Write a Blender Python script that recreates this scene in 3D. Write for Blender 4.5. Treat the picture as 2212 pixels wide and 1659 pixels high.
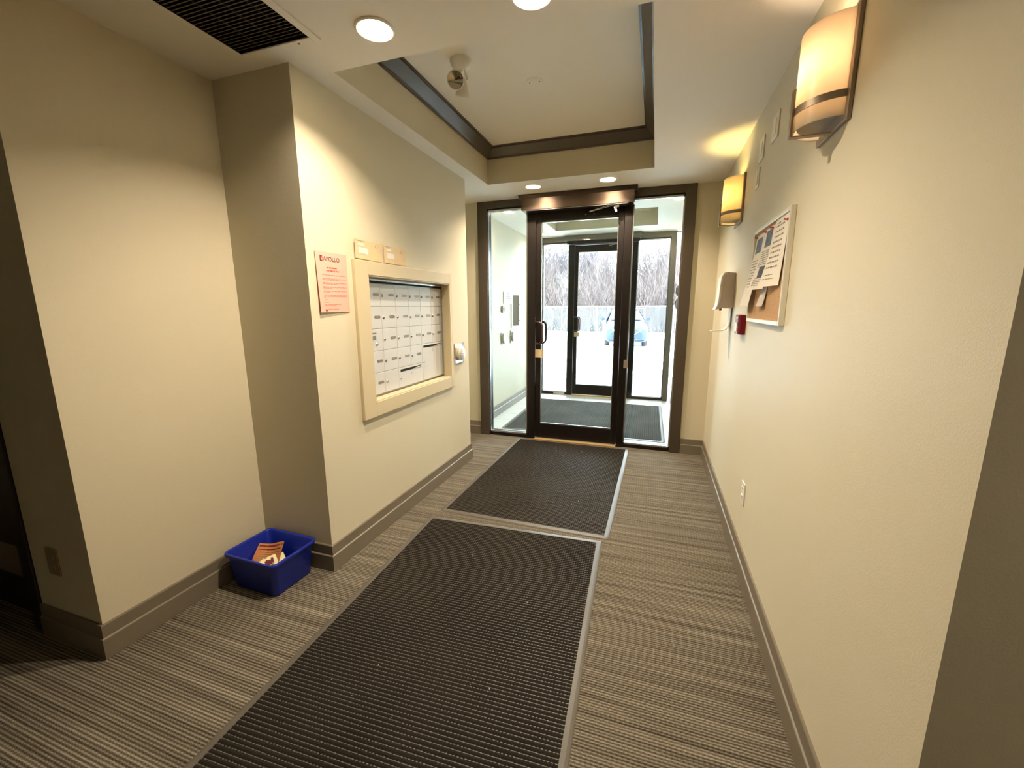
import bpy, math, random
import numpy as np
from mathutils import Matrix, Vector, noise as mnoise
for o in list(bpy.data.objects): bpy.data.objects.remove(o)
S = bpy.context.scene
COL = S.collection
R = math.radians
PI = math.pi

# ------------------------------------------------------------------ camera
cam = bpy.data.cameras.new('camera'); camo = bpy.data.objects.new('camera', cam); COL.objects.link(camo)
camo.matrix_world = Matrix([[0.948118, -0.054352, 0.313237, 0.0], [0.317899, 0.17265, -0.932272, 0.0], [-0.00341, 0.983483, 0.180971, 1.38], [0.0, 0.0, 0.0, 1.0]])
cam.sensor_fit = 'HORIZONTAL'; cam.sensor_width = 36; cam.lens = 14.662187
cam.shift_x = -0.0013871; cam.shift_y = 0.00038185
cam.clip_start = 0.02; cam.clip_end = 300
S.camera = camo

# ------------------------------------------------------------------ colour / light / exposure
S.view_settings.view_transform = 'Standard'; S.view_settings.look = 'None'
S.view_settings.gamma = 1; S.view_settings.exposure = 1.92; S.view_settings.use_curve_mapping = False
W = bpy.data.worlds.new('overcast'); S.world = W; W.use_nodes = True
bg = W.node_tree.nodes['Background']; bg.inputs[0].default_value = (0.90, 0.96, 1.0, 1); bg.inputs[1].default_value = 8.0
DOWN_W = 6.9      # inner hall downlights
DOWN_FAR_W = 8.6
DOWN_VEST_W = 1.0
BACK_FILL_W = 3.3  # fill lamp behind the viewer
SCONCE_W = 1.5
WARM = (1.0, 0.84, 0.63)

# ------------------------------------------------------------------ measures
H = 2.424
XA, YA0, YA1, XM, YM1 = -2.018, 0.862, 1.607, -1.557, 3.3825
YD, XR, YR0 = 4.139, 0.495, 0.815
YV = 6.5; XVL, XVR = -1.88, 0.29
TX0, TX1, TY0, TY1 = -1.431, -0.065, 1.734, 3.585
VTX0, VTX1, VTY0, VTY1 = -1.365, -0.03, 4.93, 5.95
HT = 2.70

# ------------------------------------------------------------------ helpers
def lin(c):
    f = lambda v: v/12.92 if v <= 0.04045 else ((v+0.055)/1.055)**2.4
    return tuple(f(x/255) for x in c)
MATS = {}
def mat(name, rgb, rough=0.6, metal=0.0, bump=None, vary=None, spec=0.5, coat=0):
    """rgb = sRGB 0-255. bump=(scale,strength,dist) vary=(scale,amount)"""
    if name in MATS: return MATS[name]
    m = bpy.data.materials.new(name); m.use_nodes = True; nt = m.node_tree; N = nt.nodes; L = nt.links
    b = N['Principled BSDF']; c = lin(rgb)
    b.inputs['Base Color'].default_value = (*c, 1); b.inputs['Roughness'].default_value = rough
    b.inputs['Metallic'].default_value = metal; b.inputs['Specular IOR Level'].default_value = spec
    if coat: b.inputs['Coat Weight'].default_value = coat
    tc = N.new('ShaderNodeTexCoord')
    if vary:
        n = N.new('ShaderNodeTexNoise'); n.inputs['Scale'].default_value = vary[0]; n.inputs['Detail'].default_value = 4
        L.new(tc.outputs['Object'], n.inputs['Vector'])
        mr = N.new('ShaderNodeMapRange'); mr.inputs[1].default_value = 0.3; mr.inputs[2].default_value = 0.7
        mr.inputs[3].default_value = 1-vary[1]; mr.inputs[4].default_value = 1+vary[1]
        L.new(n.outputs['Fac'], mr.inputs[0])
        mx = N.new('ShaderNodeVectorMath'); mx.operation = 'SCALE'; mx.inputs[0].default_value = c
        L.new(mr.outputs[0], mx.inputs['Scale']); L.new(mx.outputs[0], b.inputs['Base Color'])
    if bump:
        n = N.new('ShaderNodeTexNoise'); n.inputs['Scale'].default_value = bump[0]; n.inputs['Detail'].default_value = 3
        L.new(tc.outputs['Object'], n.inputs['Vector'])
        bp = N.new('ShaderNodeBump'); bp.inputs['Strength'].default_value = bump[1]; bp.inputs['Distance'].default_value = bump[2]
        L.new(n.outputs['Fac'], bp.inputs['Height']); L.new(bp.outputs[0], b.inputs['Normal'])
    MATS[name] = m; return m
def emit(name, rgb, strength):
    m = bpy.data.materials.new(name); m.use_nodes = True; N = m.node_tree.nodes
    N.remove(N['Principled BSDF']); e = N.new('ShaderNodeEmission')
    e.inputs[0].default_value = (*rgb, 1); e.inputs[1].default_value = strength
    m.node_tree.links.new(e.outputs[0], N['Material Output'].inputs[0]); MATS[name] = m; return m
def glass(name, tint=(0.88, 0.92, 0.92), refl=0.08):
    m = bpy.data.materials.new(name); m.use_nodes = True; N = m.node_tree.nodes; L = m.node_tree.links
    N.remove(N['Principled BSDF'])
    t = N.new('ShaderNodeBsdfTransparent'); t.inputs[0].default_value = (*tint, 1)
    g = N.new('ShaderNodeBsdfGlossy'); g.inputs['Roughness'].default_value = 0.02
    lw = N.new('ShaderNodeFresnel'); lw.inputs[0].default_value = 1.4
    mx = N.new('ShaderNodeMixShader'); L.new(lw.outputs[0], mx.inputs[0]); L.new(t.outputs[0], mx.inputs[1]); L.new(g.outputs[0], mx.inputs[2])
    L.new(mx.outputs[0], N['Material Output'].inputs[0]); MATS[name] = m; return m

class MB:
    def __init__(s): s.v = []; s.f = []; s.sm = []
    def add(s, vs, fs, smooth=False):
        b = len(s.v); s.v += [tuple(v) for v in vs]; s.f += [tuple(i+b for i in f) for f in fs]; s.sm += [smooth]*len(fs); return s
    def box(s, x0, x1, y0, y1, z0, z1):
        if x0 > x1: x0, x1 = x1, x0
        if y0 > y1: y0, y1 = y1, y0
        if z0 > z1: z0, z1 = z1, z0
        vs = [(x0,y0,z0),(x1,y0,z0),(x1,y1,z0),(x0,y1,z0),(x0,y0,z1),(x1,y0,z1),(x1,y1,z1),(x0,y1,z1)]
        return s.add(vs, [(0,3,2,1),(4,5,6,7),(0,1,5,4),(1,2,6,5),(2,3,7,6),(3,0,4,7)])
    def quad(s, *p): return s.add(p, [tuple(range(len(p)))])
    def prism(s, poly, axis, a, b):
        """poly: 2-D points; axis 'x','y','z' extrusion a..b"""
        n = len(poly)
        def P(p, t): return {'x': (t, p[0], p[1]), 'y': (p[0], t, p[1]), 'z': (p[0], p[1], t)}[axis]
        vs = [P(p, a) for p in poly]+[P(p, b) for p in poly]
        return s.add(vs, [tuple(range(n-1, -1, -1)), tuple(range(n, 2*n))]+[(i, (i+1) % n, (i+1) % n+n, i+n) for i in range(n)])
    def cyl(s, p0, p1, r0, r1=None, n=20, caps=True, smooth=True):
        r1 = r0 if r1 is None else r1
        p0 = Vector(p0); p1 = Vector(p1); d = (p1-p0).normalized()
        u = d.orthogonal().normalized(); w = d.cross(u)
        vs = []
        for p, r in ((p0, r0), (p1, r1)):
            vs += [p+u*r*math.cos(2*PI*i/n)+w*r*math.sin(2*PI*i/n) for i in range(n)]
        s.add(vs, [(i, (i+1) % n, (i+1) % n+n, i+n) for i in range(n)], smooth)
        if caps: s.add(vs, [tuple(range(n-1, -1, -1)), tuple(range(n, 2*n))])
        return s
    def lathe(s, prof, o=(0,0,0), ax=(0,0,1), n=28, smooth=True):
        """prof: (r, t) along axis"""
        o = Vector(o); d = Vector(ax).normalized(); u = d.orthogonal().normalized(); w = d.cross(u)
        vs = []
        for r, t in prof: vs += [o+d*t+(u*math.cos(2*PI*i/n)+w*math.sin(2*PI*i/n))*r for i in range(n)]
        fs = []
        for k in range(len(prof)-1):
            fs += [(k*n+i, k*n+(i+1) % n, (k+1)*n+(i+1) % n, (k+1)*n+i) for i in range(n)]
        return s.add(vs, fs, smooth)
    def tube(s, pts, rs, n=8, caps=True, smooth=True):
        pts = [Vector(p) for p in pts]
        if not isinstance(rs, (list, tuple)): rs = [rs]*len(pts)
        vs = []; u = None
        for i, p in enumerate(pts):
            d = (pts[min(i+1, len(pts)-1)]-pts[max(i-1, 0)]).normalized()
            if u is None: u = d.orthogonal().normalized()
            u = (u-d*u.dot(d)).normalized(); w = d.cross(u)
            vs += [p+(u*math.cos(2*PI*k/n)+w*math.sin(2*PI*k/n))*rs[i] for k in range(n)]
        fs = [(i*n+k, i*n+(k+1) % n, (i+1)*n+(k+1) % n, (i+1)*n+k) for i in range(len(pts)-1) for k in range(n)]
        s.add(vs, fs, smooth)
        if caps: s.add(vs, [tuple(range(n-1, -1, -1)), tuple(range((len(pts)-1)*n, len(pts)*n))])
        return s
    def grid(s, fn, nu, nv, smooth=True):
        vs = [fn(i/nu, j/nv) for j in range(nv+1) for i in range(nu+1)]
        return s.add(vs, [(j*(nu+1)+i, j*(nu+1)+i+1, (j+1)*(nu+1)+i+1, (j+1)*(nu+1)+i) for j in range(nv) for i in range(nu)], smooth)
    def build(s, name, m, parent=None, bevel=0, seg=2, origin=None):
        me = bpy.data.meshes.new(name)
        org = Vector(origin) if origin else Vector((0,0,0))
        me.from_pydata([tuple(Vector(v)-org) for v in s.v], [], s.f); me.update()
        for p, k in zip(me.polygons, s.sm): p.use_smooth = k
        me.materials.append(m if not isinstance(m, str) else MATS[m])
        o = bpy.data.objects.new(name, me); COL.objects.link(o)
        o.location = org
        if parent is not None:
            o.parent = parent
            o.location = org-PLOC.get(parent.name, Vector((0,0,0)))
        PLOC[o.name] = (PLOC.get(parent.name, Vector((0,0,0))) if parent is not None else Vector((0,0,0)))+o.location
        if bevel:
            b = o.modifiers.new('bevel', 'BEVEL'); b.width = bevel; b.segments = seg; b.limit_method = 'ANGLE'; b.angle_limit = R(35)
            b.harden_normals = False
        return o
PLOC = {}
def thing(name, label, cat, loc, group=None):
    o = bpy.data.objects.new(name, None); COL.objects.link(o); o.location = loc
    o.empty_display_size = 0.05
    o['label'] = label; o['category'] = cat
    if group: o['group'] = group
    PLOC[o.name] = Vector(loc); return o
def tag(o, label, cat, group=None, kind=None):
    o['label'] = label; o['category'] = cat
    if group: o['group'] = group
    if kind: o['kind'] = kind
    return o
def struct(o): o['kind'] = 'structure'; return o
def sempty(name, loc):
    o = bpy.data.objects.new(name, None); COL.objects.link(o); o.location = loc; o['kind'] = 'structure'; o.empty_display_size = .05
    PLOC[o.name] = Vector(loc); return o
def text_mb(txt, size, fn, bold=0.0, align='LEFT'):
    """returns MB of flat text; fn maps (u,v) in metres -> world point"""
    c = bpy.data.curves.new('t', 'FONT'); c.body = txt; c.size = size; c.align_x = align; c.offset = bold; c.resolution_u = 3
    o = bpy.data.objects.new('t', c); COL.objects.link(o)
    dg = bpy.context.evaluated_depsgraph_get(); me = bpy.data.meshes.new_from_object(o.evaluated_get(dg))
    mb = MB(); mb.add([fn(v.co.x, v.co.y) for v in me.vertices], [tuple(p.vertices) for p in me.polygons])
    bpy.data.objects.remove(o); bpy.data.curves.remove(c); bpy.data.meshes.remove(me)
    return mb

# ------------------------------------------------------------------ materials
WALLC = (213, 204, 179)
mat('wall_paint', WALLC, 0.55, bump=(220, 0.25, 0.0015), spec=0.35)
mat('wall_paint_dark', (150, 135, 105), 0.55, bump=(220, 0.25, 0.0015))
mat('ceiling_paint', (240, 234, 222), 0.8, bump=(300, 0.15, 0.001))
mat('base_paint', (122, 112, 96), 0.45, bump=(60, 0.05, 0.0005))
mat('crown_paint', (92, 84, 74), 0.32)
mat('casing_paint', (72, 62, 49), 0.42)
mat('mail_frame_paint', (205, 190, 155), 0.5)
mat('dark_alu', (40, 34, 31), 0.35, metal=0.6)
mat('header_alu', (66, 52, 42), 0.34, metal=0.55)
mat('black_rubber', (14, 12, 13), 0.6)
mat('silver', (190, 192, 196), 0.25, metal=0.9)
mat('chrome', (205, 205, 205), 0.12, metal=1.0)
mat('brushed', (150, 145, 138), 0.35, metal=0.9)
mat('white_plastic', (226, 222, 212), 0.4)
mat('grey_plastic', (128, 116, 106), 0.5)
mat('white_metal', (200, 200, 200), 0.4)
mat('paper', (236, 228, 212), 0.8)
mat('pink_paper', (255, 176, 160), 0.8)
mat('ink', (60, 52, 50), 0.8)
mat('ink_red', (196, 84, 76), 0.8)
mat('ink_faint', (228, 130, 118), 0.8)
mat('logo_red', (130, 20, 40), 0.7)
mat('kraft', (222, 198, 156), 0.75, vary=(30, .04))
mat('label_white', (235, 226, 215), 0.6)
mat('plate_bronze', (140, 130, 120), 0.45, metal=0.4)
mat('red_plastic', (110, 12, 22), 0.35)
mat('cork', (190, 150, 105), 0.9, bump=(400, 0.4, 0.002), vary=(260, .22))
mat('bin_blue', (20, 42, 155), 0.35, bump=(500, .08, .0005))
mat('orange_print', (205, 130, 70), 0.7)
mat('maroon_print', (110, 40, 50), 0.7)
mat('cream_print', (245, 232, 180), 0.6)
mat('green_print', (110, 135, 90), 0.6)
mat('mat_rubber', (92, 86, 78), 0.42, bump=(80, .2, .001))
mat('threshold_brass', (196, 160, 98), 0.4, metal=0.3)
mat('sconce_metal', (150, 134, 116), 0.42, metal=0.6)
mat('grille_dark', (118, 106, 90), 0.6)
mat('duct_black', (10, 9, 8), 0.9)
mat('tile', (214, 210, 202), 0.35, vary=(6, .05))
mat('grout', (160, 156, 150), 0.8)
mat('dark_door', (36, 28, 24), 0.4)
mat('snow', (240, 243, 248), 0.8, bump=(3, .5, .05))
mat('pavement', (88, 92, 96), 0.8, vary=(1.2, .15))
mat('facade', (150, 140, 130), 0.8)
mat('bark_grey', (88, 81, 88), 0.9)
mat('bark_brown', (98, 84, 82), 0.9)
mat('bark_pale', (180, 178, 176), 0.9)  # paler bark colour for some bushes near the fence
mat('galv', (185, 188, 190), 0.5, metal=0.3)
mat('car_paint', (30, 44, 72), 0.35, metal=0.2)
mat('car_glass', (30, 38, 42), 0.08)
mat('car_black', (34, 38, 46), 0.5)
mat('car_chrome', (225, 228, 230), 0.15, metal=0.9)
mat('lamp_lens', (220, 225, 230), 0.1)
mat('tyre', (40, 40, 42), 0.8)
mat('lens_dark', (170, 158, 138), 0.12, metal=0.85)
glass('clear_glass')
mat('silver_white', (225, 220, 205), 0.35, metal=0.2)
mat('grey_plastic_light', (196, 182, 168), 0.5)
mat('handle_brown', (72, 48, 46), 0.3, metal=0.3)
mat('casing_grey', (118, 112, 102), 0.5)
emit('lamp_face', (1.0, 0.86, 0.62), 14)
emit('lamp_face_far', (1.0, 0.93, 0.66), 5)

# frosted shade: diffuse + translucent
m = bpy.data.materials.new('frosted_shade'); m.use_nodes = True; N = m.node_tree.nodes; L = m.node_tree.links
N.remove(N['Principled BSDF']); a = N.new('ShaderNodeBsdfDiffuse'); t = N.new('ShaderNodeBsdfTranslucent'); g = N.new('ShaderNodeBsdfGlossy')
a.inputs[0].default_value = (0.62, 0.56, 0.44, 1); t.inputs[0].default_value = (0.58, 0.50, 0.40, 1); g.inputs['Roughness'].default_value = .25
x1 = N.new('ShaderNodeMixShader'); x1.inputs[0].default_value = 0.55; L.new(a.outputs[0], x1.inputs[1]); L.new(t.outputs[0], x1.inputs[2])
x2 = N.new('ShaderNodeMixShader'); x2.inputs[0].default_value = 0.04; L.new(x1.outputs[0], x2.inputs[1]); L.new(g.outputs[0], x2.inputs[2])
L.new(x2.outputs[0], N['Material Output'].inputs[0]); MATS['frosted_shade'] = m

def ribbed_carpet(name, base, dark, light, rib, cross, angle=0.0, bumpd=0.002, streak=0.5):
    """loop carpet: ribs along local x; colour streaks run with the ribs"""
    m = bpy.data.materials.new(name); m.use_nodes = True; N = m.node_tree.nodes; L = m.node_tree.links
    b = N['Principled BSDF']; b.inputs['Roughness'].default_value = 0.95; b.inputs['Specular IOR Level'].default_value = 0.1
    tc = N.new('ShaderNodeTexCoord'); mp = N.new('ShaderNodeMapping'); mp.inputs['Rotation'].default_value = (0, 0, angle)
    L.new(tc.outputs['Object'], mp.inputs[0])
    def noise(sx, sy, sc, det=2):
        q = N.new('ShaderNodeMapping'); q.inputs['Scale'].default_value = (sx, sy, 1); L.new(mp.outputs[0], q.inputs[0])
        n = N.new('ShaderNodeTexNoise'); n.inputs['Scale'].default_value = sc; n.inputs['Detail'].default_value = det
        L.new(q.outputs[0], n.inputs['Vector']); return n.outputs['Fac']
    sep = N.new('ShaderNodeSeparateXYZ'); L.new(mp.outputs[0], sep.inputs[0])
    def mth(op, a, bb=None, c=None):
        n = N.new('ShaderNodeMath'); n.operation = op
        for i, v in enumerate((a, bb, c)):
            if v is None: continue
            if isinstance(v, (int, float)): n.inputs[i].default_value = v
            else: L.new(v, n.inputs[i])
        return n.outputs[0]
    wy = mth('SINE', mth('MULTIPLY', sep.outputs[1], 2*PI/rib))
    wx = mth('SINE', mth('ADD', mth('MULTIPLY', sep.outputs[0], 2*PI/cross), mth('MULTIPLY', noise(2, 90, 2.0, 1), 14)))
    hgt = mth('ADD', mth('MULTIPLY', mth('ADD', wy, 1), 0.38), mth('MULTIPLY', mth('ADD', wx, 1), 0.12))
    st = noise(0.35, 22, 1.6, 3)      # streaks a few ribs wide
    st2 = noise(1.2, 70, 1.4, 2)
    fine = noise(1, 1, 260, 2)
    v = mth('ADD', mth('MULTIPLY', mth('SUBTRACT', st, 0.5), 2.2*streak), mth('MULTIPLY', mth('SUBTRACT', st2, 0.5), 1.6*streak))
    v = mth('ADD', v, mth('MULTIPLY', mth('SUBTRACT', hgt, 0.55), 0.75))
    v = mth('ADD', v, mth('MULTIPLY', mth('SUBTRACT', fine, 0.5), 0.7))
    v = mth('ADD', v, 0.5)
    cr = N.new('ShaderNodeValToRGB'); L.new(v, cr.inputs[0])
    e = cr.color_ramp.elements; e[0].position = 0.0; e[0].color = (*lin(dark), 1); e[1].position = 1.0; e[1].color = (*lin(light), 1)
    mm = e.new(0.5); mm.color = (*lin(base), 1)
    L.new(cr.outputs[0], b.inputs['Base Color'])
    bp = N.new('ShaderNodeBump'); bp.inputs['Strength'].default_value = 0.8; bp.inputs['Distance'].default_value = bumpd
    L.new(mth('ADD', hgt, mth('MULTIPLY', fine, 0.4)), bp.inputs['Height']); L.new(bp.outputs[0], b.inputs['Normal'])
    MATS[name] = m; return m
ribbed_carpet('floor_carpet', (104, 96, 83), (54, 48, 40), (155, 146, 130), 0.0108, 0.016, 0.0, 0.002, 0.42)

def mat_pile(name, base, light):
    m = bpy.data.materials.new(name); m.use_nodes = True; N = m.node_tree.nodes; L = m.node_tree.links
    b = N['Principled BSDF']; b.inputs['Roughness'].default_value = 0.95; b.inputs['Specular IOR Level'].default_value = 0.12
    tc = N.new('ShaderNodeTexCoord')
    n1 = N.new('ShaderNodeTexNoise'); n1.inputs['Scale'].default_value = 2.2; n1.inputs['Detail'].default_value = 5
    n2 = N.new('ShaderNodeTexNoise'); n2.inputs['Scale'].default_value = 350
    L.new(tc.outputs['Object'], n1.inputs['Vector']); L.new(tc.outputs['Object'], n2.inputs['Vector'])
    mx = N.new('ShaderNodeMath'); mx.operation = 'MULTIPLY_ADD'; mx.inputs[1].default_value = 0.5; L.new(n2.outputs['Fac'], mx.inputs[0])
    m2 = N.new('ShaderNodeMath'); m2.operation = 'MULTIPLY'; m2.inputs[1].default_value = 0.5; L.new(n1.outputs['Fac'], m2.inputs[0]); L.new(m2.outputs[0], mx.inputs[2])
    cr = N.new('ShaderNodeValToRGB'); cr.color_ramp.elements[0].position = .3; cr.color_ramp.elements[1].position = .75
    cr.color_ramp.elements[0].color = (*lin(base), 1); cr.color_ramp.elements[1].color = (*lin(light), 1)
    L.new(mx.outputs[0], cr.inputs[0]); L.new(cr.outputs[0], b.inputs['Base Color']); MATS[name] = m; return m
mat_pile('mat_pile', (25, 23, 20), (50, 46, 40))
mat_pile('mat_pile_grey', (54, 52, 49), (92, 89, 84))

# ------------------------------------------------------------------ room shell
# ceiling with tray opening, vent opening and round holes for the cans
CAN_R = 0.062
CANS = [(-1.07, 1.545), (-0.455, 1.565), (-1.075, 3.76), (-0.432, 3.76)]
VCANS = [(-1.60, 4.62), (-1.60, 6.12), (0.17, 6.12), (0.17, 4.62)]
FILL_CANS = [(1.55, -0.15)]  # added out of view to brighten the near return faces and foreground
VX0, VX1, VY0, VY1 = -1.70, -1.335, 0.80, 1.50
def cell_ceiling(name, X0, X1, Y0, Y1, rects, cans):
    hs = 0.085
    xs = {X0, X1}; ys = {Y0, Y1}
    for a in rects: xs |= {a[0], a[1]}; ys |= {a[2], a[3]}
    for c in cans: xs |= {c[0]-hs, c[0]+hs}; ys |= {c[1]-hs, c[1]+hs}
    xs = sorted(xs); ys = sorted(ys); mb = MB()
    for i in range(len(xs)-1):
        for j in range(len(ys)-1):
            cx, cy = (xs[i]+xs[i+1])/2, (ys[j]+ys[j+1])/2
            if any(a[0] < cx < a[1] and a[2] < cy < a[3] for a in rects): continue
            if any(abs(cx-c[0]) < hs and abs(cy-c[1]) < hs for c in cans): continue
            mb.quad((xs[i], ys[j], H), (xs[i], ys[j+1], H), (xs[i+1], ys[j+1], H), (xs[i+1], ys[j], H))
    n = 32
    for c in cans:
        inn = []; out = []
        for k in range(n):
            a = 2*PI*k/n+PI/4; ca, sa = math.cos(a), math.sin(a); q = max(abs(ca), abs(sa))
            inn.append((c[0]+CAN_R*ca, c[1]+CAN_R*sa, H)); out.append((c[0]+hs*ca/q, c[1]+hs*sa/q, H))
        mb.add(inn+out, [(k, k+n, (k+1) % n+n, (k+1) % n) for k in range(n)])
    return mb
struct(cell_ceiling('ceiling', -4, 2.6, -3, YD+.055, [(TX0, TX1, TY0, TY1), (VX0, VX1, VY0, VY1)], CANS+FILL_CANS).build('ceiling', 'ceiling_paint'))
struct(cell_ceiling('ceiling', XVL-.05, XVR+.05, YD+.055, YV+.1, [(VTX0, VTX1, VTY0, VTY1)], VCANS).build('ceiling', 'ceiling_paint'))

def tray(x0, x1, y0, y1, crown, pal):
    t = 0.05
    mb = MB(); z0, z1 = H, HT+.03
    mb.quad((x0,y0,z0),(x0,y1,z0),(x0,y1,z1),(x0,y0,z1)); mb.quad((x1,y1,z0),(x1,y0,z0),(x1,y0,z1),(x1,y1,z1))
    mb.quad((x0,y1,z0),(x1,y1,z0),(x1,y1,z1),(x0,y1,z1)); mb.quad((x1,y0,z0),(x0,y0,z0),(x0,y0,z1),(x1,y0,z1))
    struct(mb.build('trim_1' if crown else 'trim_3', 'wall_paint'))
    struct(MB().box(x0-.02, x1+.02, y0-.02, y1+.02, HT, HT+.04).build('ceiling', 'ceiling_paint'))
    if crown:
        prof = [(0, 2.622), (0.012, 2.622), (0.012, 2.632), (0.020, 2.636), (0.068, 2.684), (0.068, 2.692), (0.080, 2.692), (0.080, HT)]
        loops = [[(x0+d, y0+d, z), (x1-d, y0+d, z), (x1-d, y1-d, z), (x0+d, y1-d, z)] for d, z in prof]
        mb = MB(); vs = [p for l in loops for p in l]
        mb.add(vs, [(k*4+i, k*4+(i+1) % 4, (k+1)*4+(i+1) % 4, (k+1)*4+i) for k in range(len(loops)-1) for i in range(4)])
        struct(mb.build('trim_2', 'crown_paint'))
tray(TX0, TX1, TY0, TY1, True, None); tray(VTX0, VTX1, VTY0, VTY1, False, None)

# floors
struct(MB().box(-4, 2.6, -3, YD+.01, -.05, 0).build('floor', 'floor_carpet'))
fl = MB().box(XVL-.05, XVR+.05, YD+.01, YV+.1, -.05, -0.006).build('floor', 'grout'); struct(fl)
ts = 0.31
tile_me = None
ny = 8; nx = 7
for i in range(nx):
    for j in range(ny):
        x0 = XVL+i*ts; x1 = min(x0+ts-.004, XVR); y0 = YD+.015+j*ts; y1 = min(y0+ts-.004, YV+.02)
        if x1-x0 < .03 or y1-y0 < .03: continue
        MB().box(x0, x1, y0, y1, -.008, 0.0).build('tile', 'tile', fl)

# walls
struct(MB().box(-2.42, XA, YA0, YA1, 0, H).build('wall_left', 'wall_paint'))
OY0, OY1, OZ0, OZ1 = 2.027, 3.005, 0.832, 1.563
w = MB(); XB = XA-.4
w.box(XB, XM, YA1, YM1, 0, OZ0); w.box(XB, XM, YA1, YM1, OZ1, H); w.box(XB, XM, YA1, OY0, OZ0, OZ1); w.box(XB, XM, OY1, YM1, OZ0, OZ1)
struct(w.build('wall_mailbox_side', 'wall_paint'))
struct(MB().box(-2.52, -2.42, YM1, YD+.1, 0, H).build('wall_recess', 'wall_paint'))
wf = MB(); wf.box(-2.52, -1.765, YD, YD+.11, 0, H); wf.box(0.287, XR+.1, YD, YD+.11, 0, H)
struct(wf.build('wall_far', 'wall_paint'))
wr = MB(); wr.box(XR+.12, 2.6, YR0, YR0+.12, 0, H); wr.box(XR, XR+.12, YR0, YD+.11, 0, H)
struct(wr.build('wall_right', 'wall_paint'))
struct(MB().box(XVL-.15, XVL, YD+.11, YV+.12, 0, H).build('wall_vestibule_left', 'wall_paint'))
struct(MB().box(XVR, XVR+.15, YD+.11, YV+.12, 0, H).build('wall_vestibule_right', 'wall_paint'))
struct(MB().box(-4.1, 2.7, -3.1, -3, 0, H).build('wall_back', 'wall_paint'))
struct(MB().box(-4.1, -4, -3, 1.6, 0, H).build('wall_hall_left', 'wall_paint'))
struct(MB().box(2.6, 2.7, -3, 1.0, 0, H).build('wall_hall_right', 'wall_paint'))
# end wall with a dark service door
hw = MB(); hw.box(-4, -3.42, YA0, YA0+.1, 0, H); hw.box(-3.42, -2.42, YA0, YA0+.1, 2.12, H)
struct(hw.build('wall_left_end', 'wall_paint'))
struct(MB().box(-3.42, -2.42, YA0+.1, YA0+.2, 0, 2.2).build('wall_behind_door', 'duct_black'))
d3 = sempty('door_3', (-2.9, YA0+.05, 0))
MB().box(-2.50, -2.424, YA0-.008, YA0+.09, 0, 2.12).build('door_jamb', 'dark_door', d3, .002)
MB().box(-3.42, -2.50, YA0-.008, YA0+.09, 2.04, 2.12).build('door_head', 'dark_door', d3, .002)
MB().box(-3.42, -2.502, YA0+.045, YA0+.085, 0.008, 2.036).build('door_leaf', 'dark_door', d3, .002)
MB().box(-3.38, -2.54, YA0+.042, YA0+.045, 0.19, 0.34).build('lower_band', 'grey_plastic', d3)  # lighter flat band low on the door leaf
# outer shell of the building; unseen top slab added to block leaking sky light
sh = MB(); sh.box(-4.3, 2.9, -3.3, YV+.12, 2.78, 2.95)
struct(sh.build('roof', 'facade'))
sf = MB(); sf.box(-9, XVL-.15, YV+.0, YV+.12, -.1, 2.95); sf.box(XVR+.15, 8, YV, YV+.12, -.1, 2.95); sf.box(XVL-.15, XVR+.15, YV, YV+.12, H, 2.95)
struct(sf.build('wall_facade', 'facade'))

# baseboards
def baseboard(name, pts, side=1):
    """pts polyline in plan, room on the left of travel when side=1; two-tier profile"""
    mb = MB()
    P = [Vector(p) for p in pts]
    def offs(t):
        out = []
        for i, p in enumerate(P):
            ns = []
            if i > 0: d = (P[i]-P[i-1]).normalized(); ns.append(Vector((-d.y, d.x))*side)
            if i < len(P)-1: d = (P[i+1]-P[i]).normalized(); ns.append(Vector((-d.y, d.x))*side)
            if len(ns) == 1: out.append(p+ns[0]*t)
            else:
                b = (ns[0]+ns[1]); out.append(p+b*t/(1+ns[0].dot(ns[1])))
        return out
    prof = [(0.016, 0.001), (0.016, 0.086), (0.0145, 0.089), (0.0095, 0.092), (0.0095, 0.142), (0.0075, 0.146), (0.0, 0.146)]
    rings = [[(q.x, q.y, z) for q in offs(t)] for t, z in prof]
    n = len(P); vs = [p for r in rings for p in r]
    fs = [(k*n+i, k*n+i+1, (k+1)*n+i+1, (k+1)*n+i) for k in range(len(rings)-1) for i in range(n-1)]
    if side < 0: fs = [f[::-1] for f in fs]
    mb.add(vs, fs)
    # end caps
    for e in (0, n-1):
        b = len(mb.v); cap = [rings[k][e] for k in range(len(rings))]+[(P[e].x, P[e].y, 0.001)]
        mb.add(cap, [tuple(range(len(cap)))])
    return struct(mb.build(name, 'base_paint'))
baseboard('baseboard_left', [(-2.42, YA0), (XA, YA0), (XA, YA1), (XM, YA1), (XM, YM1), (-2.42, YM1)], -1)
baseboard('baseboard_right', [(2.6, YR0), (XR, YR0), (XR, YD), (0.290, YD)], 1)
baseboard('baseboard_recess', [(-1.768, YD), (-2.42, YD)], 1)
baseboard('baseboard_vestibule_left', [(XVL, YD+.11), (XVL, YV)], -1)
baseboard('baseboard_vestibule_right', [(XVR, YV-.02), (XVR, YD+.11)], -1)

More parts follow.
